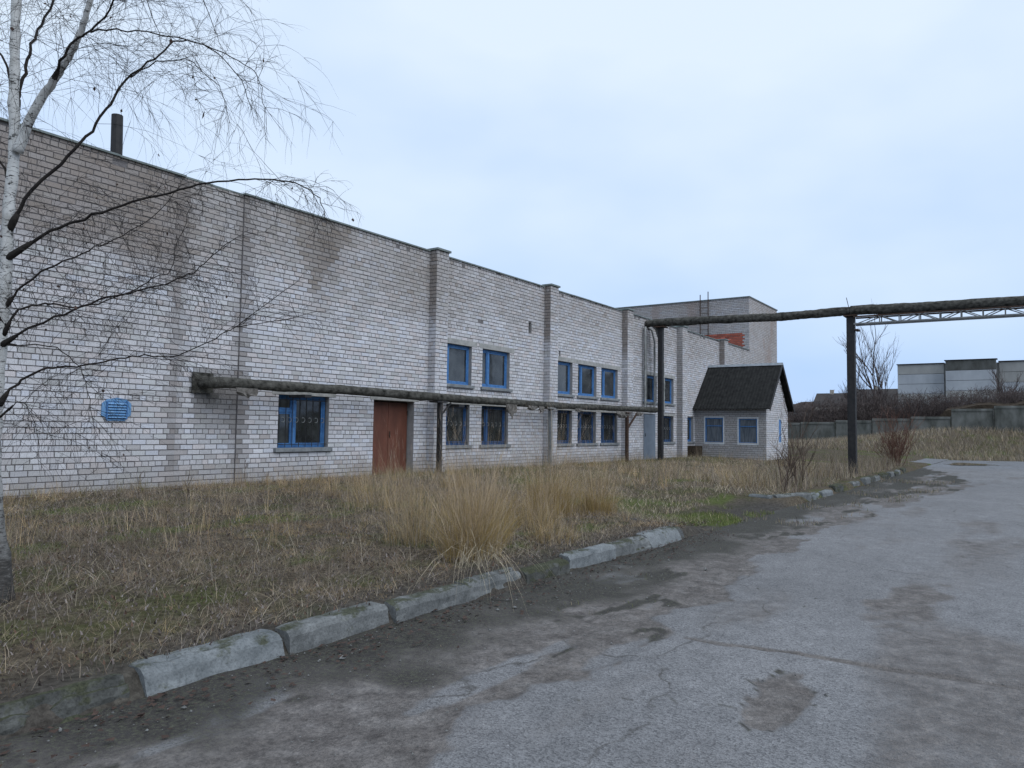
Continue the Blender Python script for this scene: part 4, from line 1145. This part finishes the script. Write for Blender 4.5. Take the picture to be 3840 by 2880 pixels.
# matted dead lawn, near: tufts of blades radiating from their roots
def tufts(x, y, nb, rad, h0, h1, l0, l1, wts, wd, dark=0):
    nt = len(x); k = np.repeat(np.arange(nt), nb); n_ = len(k)
    a = rng.uniform(0, 2 * PI, n_); q = rng.uniform(0, 1, n_) ** .7 * np.repeat(rad, nb)
    px, py = x[k] + q * np.cos(a), y[k] + q * np.sin(a)
    P = np.stack([px, py, gz(px, py) - .01], 1)
    hh = np.repeat(rng.uniform(h0, h1, nt) if np.isscalar(h0) else rng.uniform(h0, h1), nb) * rng.uniform(.45, 1.15, n_)
    tuftc = gcol(nt, wts)
    col = tuftc[k] * .55 + gcol(n_, wts) * .45
    col *= np.repeat(rng.uniform(.5, 1.1, nt), nb)[:, None]
    br = (.85 + 1.25 * fbm(x * .3 + 5, y * .55, 101))[k][:, None]
    col = col * br
    hu = sst(.35, .65, fbm(x * .45, y * .8, 99))[k][:, None]
    col = col * (hu * np.array((1.30, 1.12, .80)) + (1 - hu) * np.array((1.0, .96, .90)))
    return blades(P, hh, rng.uniform(wd[0], wd[1], n_), np.where(rng.uniform(0, 1, n_) < .10, rng.uniform(.2, .95, n_), rng.uniform(l0, l1, n_)), col, 3, .12, a + rng.normal(0, 1.0, n_))
x, y = scatter(-3, 13, -8.84, -.1, 40)
k = (rng.uniform(0, 1, len(x)) < np.clip(.2 + 1.7 * (fbm(x * .8, y * 1.1, 81) - .28), .05, 1)) & ~((x > 11.6) & (y < -7.9))
x, y = x[k], y[k]
tall = fbm(x * .7 + 9, y * .7, 83); zn = fbm(x * .35, y * .5, 82)
h1 = (.12 + .10 * sst(.48, .7, tall) + .17 * sst(-1.9, -.4, y)) * (1 - .35 * sst(-8.0, -8.7, y))
green = rng.uniform(0, 1, len(x)) < (.34 * sst(.52, .66, zn) + .42 * sst(-1.5, -.4, y) * (.3 + fbm(x * .6, y, 96)) + .45 * (1 - sst(2.6, 4.2, x)) * (1 - sst(-6.6, -5.6, y)))
nbl = 56
for sel, wts in ((~green, (1.0, 2.6, 5, 4.0, 3.6, .4, .2, .3)), (green, (.4, .7, .8, 1.2, .8, 3.5, 1.6, .2))):
    parts.append(tufts(x[sel], y[sel], nbl, rng.uniform(.04, .14, sel.sum()), h1[sel] * .4, h1[sel] * 1.1, .95, 1.62, wts, (.0012, .0030)))
# taller weeds standing along the foot of the wall and in loose patches
x, y = scatter(-3, 28, -1.3, -.08, 9)
k = rng.uniform(0, 1, len(x)) < .25 + .9 * fbm(x * .9, y * 1.5, 111); x, y = x[k], y[k]
gsel = rng.uniform(0, 1, len(x)) < .35
for sel, wts in ((~gsel, (3, 4, 4, 3, 1.5, .5, .3, 1.5)), (gsel, (.5, .7, .8, 1, .6, 3.5, 1.8, .2))):
    parts.append(tufts(x[sel], y[sel], 26, rng.uniform(.04, .12, sel.sum()), .16, .46, .05, .75, wts, (.0025, .0055)))
x, y = scatter(-1, 13, -8.3, -1.4, 3.2)
k = (fbm(x * .5, y * .6, 112) > .5) & ~((x > 11.4) & (y < -7.6)); x, y = x[k], y[k]
parts.append(tufts(x, y, 30, rng.uniform(.04, .12, len(x)), .12, .34, .15, 1.0, (3, 4, 4, 3, 1.5, 1.2, .5, 1.2), (.0018, .0042)))
# wispy tall weeds thinly spread over the verge
x, y = scatter(3, 33, -6.5, -.2, 3.4)
k = (fbm(x * .35, y * .5, 113) + .10 * sst(5, 10, x)) > .5
k &= ~((x > 12) & (x < 17.3) & (y < -7)) & ~((x > 34.4) & (y > -3.7)); x, y = x[k], y[k]
parts.append(tufts(x, y, 16, rng.uniform(.05, .18, len(x)), .25, .72, .02, .55, (4, 4, 3, 1.5, .4, .3, .2, 3), (.0018, .0038)))
# thin litter of loose straw lying every way
x, y = scatter(-3, 13, -8.86, -.1, 420)
k = ~((x > 11.6) & (y < -7.9)) & (rng.uniform(0, 1, len(x)) < .3 + .9 * fbm(x * .9, y * 1.2, 97)); x, y = x[k], y[k]; n_ = len(x)
P = np.stack([x, y, gz(x, y) + rng.uniform(0, .035, n_)], 1)
parts.append(blades(P, rng.uniform(.08, .26, n_), rng.uniform(.0016, .0038, n_), rng.uniform(1.25, 1.75, n_), gcol(n_, (1.2, 3, 5, 3, 2.5, 0, 0, .8)) * np.array((1, .99, 1.0))))
# rotting leaves and scraps in the mat
x, y = scatter(-3, 13, -8.9, -.1, 260); n_ = len(x)
P = np.stack([x, y, gz(x, y) + rng.uniform(.005, .05, n_)], 1)
parts.append(blades(P, rng.uniform(.015, .045, n_), rng.uniform(.008, .022, n_), rng.uniform(.6, 1.9, n_), np.array([(.10, .08, .072), (.16, .135, .125), (.06, .048, .042), (.21, .185, .175), (.12, .075, .055)])[rng.integers(0, 5, n_)] * (1 + rng.normal(0, .2, (n_, 1))), 2))
# straw lying flat in swathes
x, y = scatter(-2, 13, -8.8, -.6, 110)
k = fbm(x * .5, y * 1.3, 84) > .5
x, y = x[k], y[k]; n_ = len(x)
P = np.stack([x, y, gz(x, y) + rng.uniform(0, .06, n_)], 1)
parts.append(blades(P, rng.uniform(.12, .38, n_), rng.uniform(.0022, .0045, n_), rng.uniform(1.25, 1.62, n_), gcol(n_, (5, 4, 3, 1, 0, 0, 0, 2)), 3, .1, rng.normal(.4, 1.1, n_)))
# single pale stalks standing out of the mat
x, y = scatter(-1, 13, -8.7, -.6, 4); n_ = len(x)
P = np.stack([x, y, gz(x, y)], 1)
parts.append(blades(P, rng.uniform(.2, .5, n_), rng.uniform(.0025, .0045, n_), rng.uniform(.2, 1.1, n_), gcol(n_, (3, 3, 1, 0, 0, 0, 0, 6)) * 1.15, 4))
# far lawn
x, y = scatter(13, 36, -8.6, -.08, 330)
k = (rng.uniform(0, 1, len(x)) < np.clip(.3 + 1.6 * (fbm(x * .6, y * .9, 85) - .25), .1, 1)) & ~((x > 12) & (x < 17.3) & (y < -7.6)) & ~((x > 34.7) & (y > -3.7))
x, y = x[k], y[k]; n_ = len(x)
P = np.stack([x, y, gz(x, y) - .01], 1)
H = rng.uniform(.06, .17, n_) + .26 * sst(.53, .68, fbm(x * .5, y * .5, 86)) * rng.uniform(0, 1, n_)
col = gcol(n_, (4, 5, 4, 2.5, 1.2, .7, .5, 1.2)) * (.85 + .8 * fbm(x * .9, y * 1.1, 98))[:, None]
grn = rng.uniform(0, 1, n_) < (.6 * sst(-2.5, -.6, y) + .3 * sst(.55, .65, fbm(x * .4, y * .5, 87)))
col[grn] = gcol(int(grn.sum()), (.5, .6, .3, .5, .3, 4, 3, .2))
parts.append(blades(P, H, rng.uniform(.006, .012, n_), rng.uniform(.5, 1.7, n_), col, 3, .35))
# weeds behind the far kerb, around the pole and bush
x, y = scatter(18.5, 42, -8.6, -4.5, 90)
k = (fbm(x * .45, y * .7, 88) + .22 * sst(-6.4, -7.6, y)) > .56
x, y = x[k], y[k]; n_ = len(x); P = np.stack([x, y, gz(x, y) - .02], 1)
parts.append(blades(P, rng.uniform(.25, .75, n_), rng.uniform(.007, .013, n_), rng.uniform(.1, .9, n_), gcol(n_, (3, 4, 3, 3, 1, .8, .5, .6))))
# grass to the right of the road, bank and beyond
x, y = scatter(50, 73, -30, 14, 55)
k = ((x + (y + 10) * .62) > 57.2) & ~((x < 58) & (y > -9)); x, y = x[k], y[k]; n_ = len(x)
P = np.stack([x, y, gz(x, y) - .02], 1)
parts.append(blades(P, rng.uniform(.2, .6, n_), rng.uniform(.015, .035, n_), rng.uniform(.4, 1.4, n_), gcol(n_, (5, 5, 4, 1.5, .5, .4, .4, 2))))
# tufts on the road shoulder
x, y = scatter(12.2, 30, -11.2, -8.95, 160)
k = (fbm(x * .7, y * 1.6, 89) > .56) & (y > aedge(x) + .2); x, y = x[k], y[k]; n_ = len(x)
P = np.stack([x, y, np.full(n_, -.43)], 1)
parts.append(blades(P, rng.uniform(.03, .14, n_), rng.uniform(.005, .012, n_), rng.uniform(.2, 1.3, n_), gcol(n_, (2, 3, 3, 2, 2, 2, 2, .3))))
x, y = scatter(12.0, 15.6, -9.1, -6.6, 500)
k = (fbm(x * 1.2, y * 1.2, 31) > .46); x, y = x[k], y[k]; n_ = len(x)
P = np.stack([x, y, np.maximum(gz(x, y), -.44)], 1)
parts.append(blades(P, rng.uniform(.03, .10, n_), rng.uniform(.005, .012, n_), rng.uniform(.2, 1.0, n_), gcol(n_, (.5, .5, .5, .5, .5, 3, 5, .2)) * np.array((1, 1.1, .9))))
x, y = scatter(1, 11.5, -10.7, -9.02, 60)
k = (fbm(x * 1.6, y * 4.2, 30) > .66); x, y = x[k], y[k]; n_ = len(x)
P = np.stack([x, y, np.full(n_, -.44)], 1)
parts.append(blades(P, rng.uniform(.015, .05, n_), rng.uniform(.004, .007, n_), rng.uniform(.2, 1.3, n_), gcol(n_, (1, 1, 1, 1, 1, 3, 2, .3))))
go_ = grass_obj('dry_grass', parts)
tag(go_, 'matted dead grass with green tufts covering the ground before the wall', 'grass', kind='stuff')

# tall straw-coloured grass clumps
def clump(x, y, r, n_, h0, h1, label, ochre=.4, flop=0, fl_az=-1.6, spread=.5):
    z = post_ground(x, y)
    t = thing('tall_grass_clump', label, 'grass clump', (x, y, z), 'tall dry grass clumps')
    rr = r * rng.uniform(0, 1, n_) ** .6; a = rng.uniform(0, 2 * PI, n_)
    px, py = x + rr * np.cos(a), y + rr * np.sin(a) * .8
    P = np.stack([px, py, gz(px, py) - .02], 1)
    az = np.arctan2(py - y, px - x) + rng.normal(0, .9, n_)
    q_ = rng.uniform(0, 1, n_) ** 1.7; H = (h0 * .6 + (h1 * 1.42 - h0 * .6) * q_) * (1 - .25 * rr / r)
    lean = np.abs(rng.normal(.14, spread * .75, n_)) + (.35 + .75 * (1 - q_)) * (rr / r) ** 1.2
    c_ = gcol(n_, (5, 3, 1.0, .8, 0, 0, 0, 5)) * rng.uniform(.65, 1.2, (n_, 1)) * np.array((1.22, 1.12, 1.02))
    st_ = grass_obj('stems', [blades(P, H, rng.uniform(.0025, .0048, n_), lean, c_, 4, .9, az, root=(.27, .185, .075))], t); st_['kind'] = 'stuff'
    # feathery seed heads at the tips
    k = rng.choice(n_, n_ // 5, replace=False); lt = lean[k]
    tip = P[k].copy(); H4 = H[k] / 4
    for i in range(4):
        aa = lt * ((i + .35) / 4) ** .9
        tip += np.stack([np.cos(az[k]) * np.sin(aa) * H4, np.sin(az[k]) * np.sin(aa) * H4, np.cos(aa) * H4], 1)
    tip[:, 2] -= .14
    rep = 4; tp = np.repeat(tip, rep, 0) + np.stack([rng.normal(0, .008, len(tip) * rep), rng.normal(0, .008, len(tip) * rep), rng.uniform(-.02, .12, len(tip) * rep)], 1)
    m_ = len(tp)
    sh = grass_obj('seed_heads', [blades(tp, rng.uniform(.06, .14, m_), rng.uniform(.0015, .0026, m_), rng.uniform(.0, .3, m_), np.array((.42, .34, .27)) * (1 + rng.normal(0, .12, (m_, 1))), 2)], t); sh['kind'] = 'stuff'
    # basal leaves
    m_ = int(n_ * 1.5); rr = r * 1.1 * rng.uniform(0, 1, m_) ** .6; a = rng.uniform(0, 2 * PI, m_)
    px, py = x + rr * np.cos(a), y + rr * np.sin(a) * .8
    P2 = np.stack([px, py, gz(px, py) - .02], 1)
    c2 = np.where(rng.uniform(0, 1, (m_, 1)) < ochre, np.array((.33, .235, .085)), np.array((.36, .29, .195))) * (1 + rng.normal(0, .2, (m_, 1)))
    bl = [blades(P2, rng.uniform(.25, 1.0, m_) * h1 * .62, rng.uniform(.003, .006, m_), np.abs(rng.normal(1.25, .6, m_)), c2, 5, .9, np.arctan2(py - y, px - x) + rng.normal(0, .7, m_))]
    if flop:
        px = x - .5 + rng.normal(0, r * .5, flop); py = y - .5 + rng.normal(0, .10, flop)
        P3 = np.stack([px, py, gz(px, py) + .02], 1)
        bl.append(blades(P3, rng.uniform(.6, 1.6, flop), rng.uniform(.0035, .007, flop), rng.uniform(1.9, 2.9, flop), np.array((.47, .40, .29)) * (1 + rng.normal(0, .2, (flop, 1))), 6, .5, rng.normal(fl_az, .55, flop)))
    lv = grass_obj('leaves', bl, t); lv['kind'] = 'stuff'
    return t
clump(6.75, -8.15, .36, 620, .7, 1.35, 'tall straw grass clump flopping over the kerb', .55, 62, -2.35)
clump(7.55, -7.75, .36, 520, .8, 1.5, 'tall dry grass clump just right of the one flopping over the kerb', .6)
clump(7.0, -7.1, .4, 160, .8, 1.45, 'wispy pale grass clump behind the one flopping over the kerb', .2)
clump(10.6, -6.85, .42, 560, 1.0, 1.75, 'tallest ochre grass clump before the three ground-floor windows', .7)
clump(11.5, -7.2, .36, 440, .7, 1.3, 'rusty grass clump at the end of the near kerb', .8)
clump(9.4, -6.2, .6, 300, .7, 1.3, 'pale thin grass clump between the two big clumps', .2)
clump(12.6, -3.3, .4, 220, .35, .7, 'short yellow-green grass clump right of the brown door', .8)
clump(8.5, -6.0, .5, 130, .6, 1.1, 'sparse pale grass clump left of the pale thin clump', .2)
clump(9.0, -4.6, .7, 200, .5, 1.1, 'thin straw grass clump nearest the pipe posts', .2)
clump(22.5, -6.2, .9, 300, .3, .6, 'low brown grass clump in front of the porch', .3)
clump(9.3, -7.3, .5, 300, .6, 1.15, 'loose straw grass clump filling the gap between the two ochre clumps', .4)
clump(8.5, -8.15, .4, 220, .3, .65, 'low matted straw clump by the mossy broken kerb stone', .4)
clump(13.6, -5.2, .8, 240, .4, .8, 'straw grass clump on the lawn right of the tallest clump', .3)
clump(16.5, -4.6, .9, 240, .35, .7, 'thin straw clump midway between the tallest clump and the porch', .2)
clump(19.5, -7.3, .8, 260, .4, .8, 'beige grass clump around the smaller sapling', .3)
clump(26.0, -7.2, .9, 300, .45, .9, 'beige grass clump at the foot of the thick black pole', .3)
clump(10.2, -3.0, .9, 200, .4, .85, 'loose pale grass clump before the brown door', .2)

# dead weed stalks
def stalk(x, y, h, label, r=.006, n_=5):
    z = post_ground(x, y); mb = MB(); d = Vector((random.gauss(0, .1), random.gauss(0, .1), 1))
    pts = [Vector((x, y, z - .03))]
    for i in range(6):
        pts.append(pts[-1] + (d + Vector((random.gauss(0, .1), random.gauss(0, .1), 0))).normalized() * h / 6)
    mb.tube(pts, [r * (1 - .1 * i) for i in range(7)], 5)
    for _ in range(n_):
        i = random.randint(2, 5); q = pts[i] + Vector((random.gauss(0, .09), random.gauss(0, .09), random.uniform(.08, .2)))
        mb.tube([pts[i], q], [r * .6, r * .4], 4)
    o = mb.build('weed_stalk', 'twig_brown'); return tag(o, label, 'weed', 'dead weed stalks')
for x, y, h, lb in ((7.35, -.18, .36, 'dark dead weed stalk at the wall below the blue vent'), (10.1, -.16, .25, 'short dark weed stalk at the wall left of the ground-floor window'), (9.35, -.5, .55, 'dead weed stalk at the wall joint under the pipe end'),
                    (15.0, -.9, .6, 'dead weed stalk beside the thin post right of the brown door'), (6.9, -2.4, .6, 'lone dead weed stalk in the left lawn before the wall'), (20.2, -5.2, .35, 'dark dead weed stalk on the lawn right of the tall clumps')):
    stalk(x, y, h, lb)

# ------------------------------------------------------------------ shrubs and bare trees
def shrub_mesh(n_, h, r, lv, rad, seed, up_=1.6, mat='twig_brown'):
    random.seed(seed); mb = MB()
    def grow(p, d, L, r_, k):
        pts = [p]; q = Vector(p)
        for i in range(5):
            d = (d + Vector((random.gauss(0, .12), random.gauss(0, .12), .05))).normalized(); q = q + d * L / 5; pts.append(q.copy())
        mb.tube(pts, [r_ * (1 - .12 * i) for i in range(6)], 4 if r_ > rad * .4 else 3, cap=False)
        if k > 0:
            for _ in range(random.randint(3, 5)):
                i = random.randint(1, 5)
                s = Vector((random.gauss(0, 1), random.gauss(0, 1), random.gauss(.3, .5))).normalized()
                grow(pts[i], d + s * .7, L * random.uniform(.4, .65), r_ * .55, k - 1)
    for _ in range(n_):
        a = random.uniform(0, 2 * PI); rr = r * .25 * random.random()
        grow(Vector((rr * math.cos(a), rr * math.sin(a), -.05)), Vector((math.cos(a) * random.uniform(0, r / h), math.sin(a) * random.uniform(0, r / h), 1)), h * random.uniform(.55, .95), rad, lv)
    return mb
def shrub(x, y, mb, mat, label, name='bare_shrub', cat='shrub', group=None, part='branches'):
    z = post_ground(x, y); t = thing(name, label, cat, (x, y, z), group)
    mb.v = [(a + x, b_ + y, c_ + z) for a, b_, c_ in mb.v]
    mb.build(part, mat, t); return t
shrub(19.2, -8.3, shrub_mesh(4, 1.5, .5, 2, .014, 5), 'twig_brown', 'twiggy sapling left of its taller neighbour behind the far kerb', group='saplings behind the far kerb')
shrub(21.2, -8.1, shrub_mesh(6, 1.9, .6, 2, .016, 6), 'twig_brown', 'taller twiggy sapling right of the other behind the far kerb', group='saplings behind the far kerb')
shrub(38.8, -8.2, shrub_mesh(34, 2.0, 1.0, 2, .016, 8), 'twig_red', 'reddish bare bush at the road bend beyond the black pole')
shrub(24.6, -7.2, shrub_mesh(8, 1.0, .7, 2, .010, 9), 'twig_brown', 'low brown bush between the saplings and the black pole')

def bare_tree(x, y, h, seed, label, spread=.5, mat='twig_thicket'):
    random.seed(seed); z = post_ground(x, y)
    t = thing('bare_tree', label, 'tree', (x, y, z), 'bare trees beyond the fence')
    tk = MB(); cr = MB()
    def grow(mb, p, d, L, r_, k):
        pts = [p]; q = Vector(p)
        for i in range(5):
            d = (d + Vector((random.gauss(0, .09), random.gauss(0, .09), .06))).normalized(); q = q + d * L / 5; pts.append(q.copy())
        mb.tube(pts, [r_ * (1 - .11 * i) for i in range(6)], 5 if k > 2 else 3, cap=False)
        if k > 0:
            for _ in range(random.randint(4, 6)):
                i = random.randint(1, 5); s = Vector((random.gauss(0, 1), random.gauss(0, 1), random.gauss(.25, .5))).normalized()
                grow(cr, pts[i], d + s * spread, L * random.uniform(.45, .68), r_ * .5, k - 1)
    for j in range(2): grow(tk, Vector((x + j * .3, y + j * .5, z - .2)), Vector((random.gauss(0, .1), random.gauss(0, .12), 1)), h * .62, .13, 4 if j == 0 else 3)
    tk.build('trunk', mat, t); cr.build('crown', mat, t)
    return t
bare_tree(78, -2.0, 10.0, 31, 'tall bare tree right of the black pole')
bare_tree(110, 5.8, 8.0, 4, 'small bare tree above the porch gable')
bare_tree(84, -12, 5.6, 13, 'bare tree in front of the pale panel building')

# thicket behind the fence: one tangled mass
random.seed(23); th = MB()
for i in range(3000):
    yy = random.uniform(7, -17); xx = random.uniform(74, 82)
    hmax = np.interp(yy, [-17, -9, -6, -3, 0, 4, 7], [3.8, 3.3, 3.3, 3.8, 4.4, 3.8, 3.2]) * random.uniform(.5, 1.05)
    z = post_ground(xx, yy); p = Vector((xx, yy, z)); d = Vector((random.gauss(0, .25), random.gauss(0, .25), 1)).normalized()
    pts = [p]
    for k in range(4):
        d = (d + Vector((random.gauss(0, .14), random.gauss(0, .14), .02))).normalized(); pts.append(pts[-1] + d * hmax / 4)
    th.tube(pts, [.03, .026, .02, .014, .008], 3, cap=False)
    for k in range(1, 5):
        for _ in range(3):
            s = Vector((random.gauss(0, .6), random.gauss(0, .6), random.uniform(.2, 1))).normalized()
            a = pts[k]; b_ = a + s * random.uniform(.3, .8); th.tube([a, (a + b_) / 2 + Vector((0, random.gauss(0, .05), 0)), b_], [.014, .011, .006], 3, cap=False)
tag(th.build('thicket', 'twig_thicket'), 'tangled brown thicket behind the concrete fence', 'thicket', kind='stuff')

# ------------------------------------------------------------------ concrete fence and far buildings
fen = thing('concrete_fence', 'mossy grey concrete panel fence at the far end of the road', 'fence', (72, -5, .8))
yy = 16.0; j = 0
while yy > -34:
    zb = post_ground(72, yy - 1.5) - .15
    step = .0 if yy > -6.5 else .12
    zt = np.interp(yy, [-34, -13, -7.8, -7.4, 4, 16], [4.0, 3.75, 3.35, 2.85, 2.2, 1.9])
    pn = MB(); pn.box((72, yy - 2.92, zb - .2), (72.12, yy, zt))
    pn.box((71.95, yy - 2.92, zt - .22), (71.999, yy, zt - .02))
    pn.build('fence_panel', 'fence_concrete', fen, bevel=.015)
    MB().box((71.93, yy - 2.985, zb - .2), (72.2, yy - 2.925, zt + .06)).build('fence_post', 'kerb_dark', fen)
    yy -= 3.0; j += 1
bank = MB()
bk_y = np.linspace(12, -34, 60)
for i in range(59):
    a, b_ = bk_y[i], bk_y[i + 1]
    za = lambda q: np.interp(q, [-34, -13, -7.6, -7, 12], [4.3, 4.1, 3.75, 2.6, 1.5]) + .12 * math.sin(q * 1.7)
    bank.quad((72.6, a, za(a) - .3), (72.6, b_, za(b_) - .3), (75, b_, za(b_)), (75, a, za(a)))
    bank.quad((75, a, za(a)), (75, b_, za(b_)), (84, b_, za(b_) - .8), (84, a, za(a) - .8))
    bank.quad((72.6, a, 0), (72.6, b_, 0), (72.6, b_, za(b_) - .3), (72.6, a, za(a) - .3))
tag(bank.build('bank', 'soil'), kind='structure')
sh = thing('low_shed', 'low pale concrete shed wall seen beside the porch roof edge', 'shed', (80, 5, 1))
MB().box((80, 2.2, 0), (84, 9, 3.35)).build('wall', 'panel_warm', sh); MB().box((79.8, 2.0, 3.352), (84.2, 9.2, 3.5)).build('roof', 'house_roof', sh)

pb_ = thing('panel_building', 'long pale concrete panel building beyond the fence at far right', 'building', (112, -25, 2))
FX = 105.0
def panels(y0, y1, x, ztop, tags):
    k = max(1, int(round((y0 - y1) / 6.0)))
    w_ = (y0 - y1) / k
    for r, mt in enumerate(tags):
        for j in range(k):
            MB().box((x, y0 - (j + 1) * w_ + .03, ztop - 1.22 * (r + 1) + .02), (x + .25, y0 - j * w_ - .03, ztop - 1.22 * r - .02)).build('wall_panel', mt, pb_, bevel=.015)
panels(.24, -4.9, FX, 9.9, ['panel_warm', 'panel_pale', 'panel_pale', 'panel_warm', 'panel_warm', 'panel_warm'])
panels(-5.1, -10.3, FX - 1.2, 10.15, ['panel_dirty', 'panel_pale', 'panel_pale', 'panel_warm', 'panel_pale', 'panel_warm'])
panels(-10.5, -45, FX, 9.9, ['panel_warm', 'panel_warm', 'panel_pale', 'panel_warm', 'panel_pale', 'panel_warm'])
MB().box((FX + .26, -45, 0), (FX + 14, .2, 9.85)).build('core', 'panel_warm', pb_)
MB().box((FX - .94, -10.25, 0), (FX + .25, -5.15, 10.1)).build('bay', 'panel_warm', pb_)
MB().box((FX - .15, -45, 9.905), (FX + 14, -10.45, 10.0)).build('coping', 'house_roof', pb_); MB().box((FX - .15, -4.95, 9.905), (FX + 14, .3, 10.0)).build('coping', 'house_roof', pb_); MB().box((FX - 1.3, -10.4, 10.152), (FX + .2, -5.0, 10.22)).build('coping', 'house_roof', pb_)

def house(x, y, w_, d, zw, zr, label):
    z = post_ground(x, y); t = thing('far_house', label, 'house', (x, y, z), 'houses on the far rise')
    MB().box((x, y - w_ / 2, z - .5), (x + d, y + w_ / 2, zw)).build('wall', 'house_wall', t)
    r = MB(); e = .4
    r.v = [(x - e, y - w_ / 2 - e, zw), (x + d + e, y - w_ / 2 - e, zw), (x + d / 2, y - w_ / 2 - e, zr), (x - e, y + w_ / 2 + e, zw), (x + d + e, y + w_ / 2 + e, zw), (x + d / 2, y + w_ / 2 + e, zr)]
    r.f = [(0, 2, 5, 3), (1, 4, 5, 2), (0, 1, 2), (3, 5, 4), (0, 3, 4, 1)]
    ro = r.build('roof', 'house_roof', t); MB().box((x + d / 2 - .3, y + 1, zr - .6), (x + d / 2 + .3, y + 1.6, zr + .6)).build('chimney', 'house_wall', ro)
    for q in (-.25, .25): MB().box((x - .03, y + q * w_ - .5, zw - 1.6), (x - .002, y + q * w_ + .5, zw - .5)).build('window', 'glass', t)
house(150, 9.0, 11, 8, 6.6, 9.6, 'dark-roofed house on the far rise left of the black pole')
house(140, 14.5, 7, 7, 6.0, 8.4, 'smaller house just right of the porch roof on the far rise')
house(165, 3.5, 8, 8, 7.2, 9.4, 'farthest dark roof peeping behind the black pole')
# wooded rise on the horizon
hv = MB()
hy = np.linspace(140, -160, 220)
hz_ = 7.2 + 3.5 * fbm(hy * .06, hy * 0, 91) + 1.8 * fbm(hy * .5, hy * 0, 92)
for i in range(219):
    hv.quad((215, hy[i], -1), (215, hy[i + 1], -1), (222, hy[i + 1], hz_[i + 1] - .6), (222, hy[i], hz_[i] - .6))
    hv.quad((222, hy[i], hz_[i] - .6), (222, hy[i + 1], hz_[i + 1] - .6), (260, hy[i + 1], hz_[i + 1]), (260, hy[i], hz_[i]))
    hv.quad((260, hy[i], hz_[i]), (260, hy[i + 1], hz_[i + 1]), (300, hy[i + 1], -1), (300, hy[i], -1))
tag(hv.build('wooded_hill', 'twig_thicket'), kind='structure')

# ------------------------------------------------------------------ litter: pebbles and leaves
rs = np.random.default_rng(5); N = 1500
px = rs.uniform(.5, 14, N); py = -9.05 - rs.uniform(0, 1, N) ** 1.6 * 4.2
sz = rs.uniform(.003, .010, N) * (1 + (rs.uniform(0, 1, N) > .97) * 1.6)
base = np.array([(1, 0, 0), (0, 1, 0), (-1, 0, 0), (0, -1, 0), (0, 0, .8), (0, 0, -.6)])
tri = np.array([(0, 1, 4), (1, 2, 4), (2, 3, 4), (3, 0, 4), (1, 0, 5), (2, 1, 5), (3, 2, 5), (0, 3, 5)])
V = base[None] * (1 + rs.normal(0, .2, (N, 6, 1))) * sz[:, None, None]
ca, sa = np.cos(px * 99), np.sin(px * 99)
V = np.stack([V[..., 0] * ca[:, None] - V[..., 1] * sa[:, None], V[..., 0] * sa[:, None] + V[..., 1] * ca[:, None], V[..., 2]], -1)
V += np.stack([px, py, np.full(N, -.424)], 1)[:, None]
pbl = npmesh('pebbles', V.reshape(-1, 3), (np.arange(N)[:, None, None] * 6 + tri[None]).reshape(-1, 3), 'stone')
tag(pbl, 'small stones scattered on the earth along the kerb', 'stones', kind='stuff')
fl_ = MB(); random.seed(4)
for _ in range(900):
    x = random.uniform(.5, 12); y = -9.03 - abs(random.gauss(0, .28)); z = -.43 + random.uniform(0, .02); s = random.uniform(.012, .03); a = random.uniform(0, 6.28)
    i = len(fl_.v)
    fl_.v += [(x + s * math.cos(a + k * PI / 2), y + s * .6 * math.sin(a + k * PI / 2), z + random.uniform(0, .018)) for k in range(4)]; fl_.f.append((i, i + 1, i + 2, i + 3))
tag(fl_.build('fallen_leaves', 'leaf_brown'), 'brown fallen leaves gathered along the foot of the kerb', 'leaves', kind='stuff')
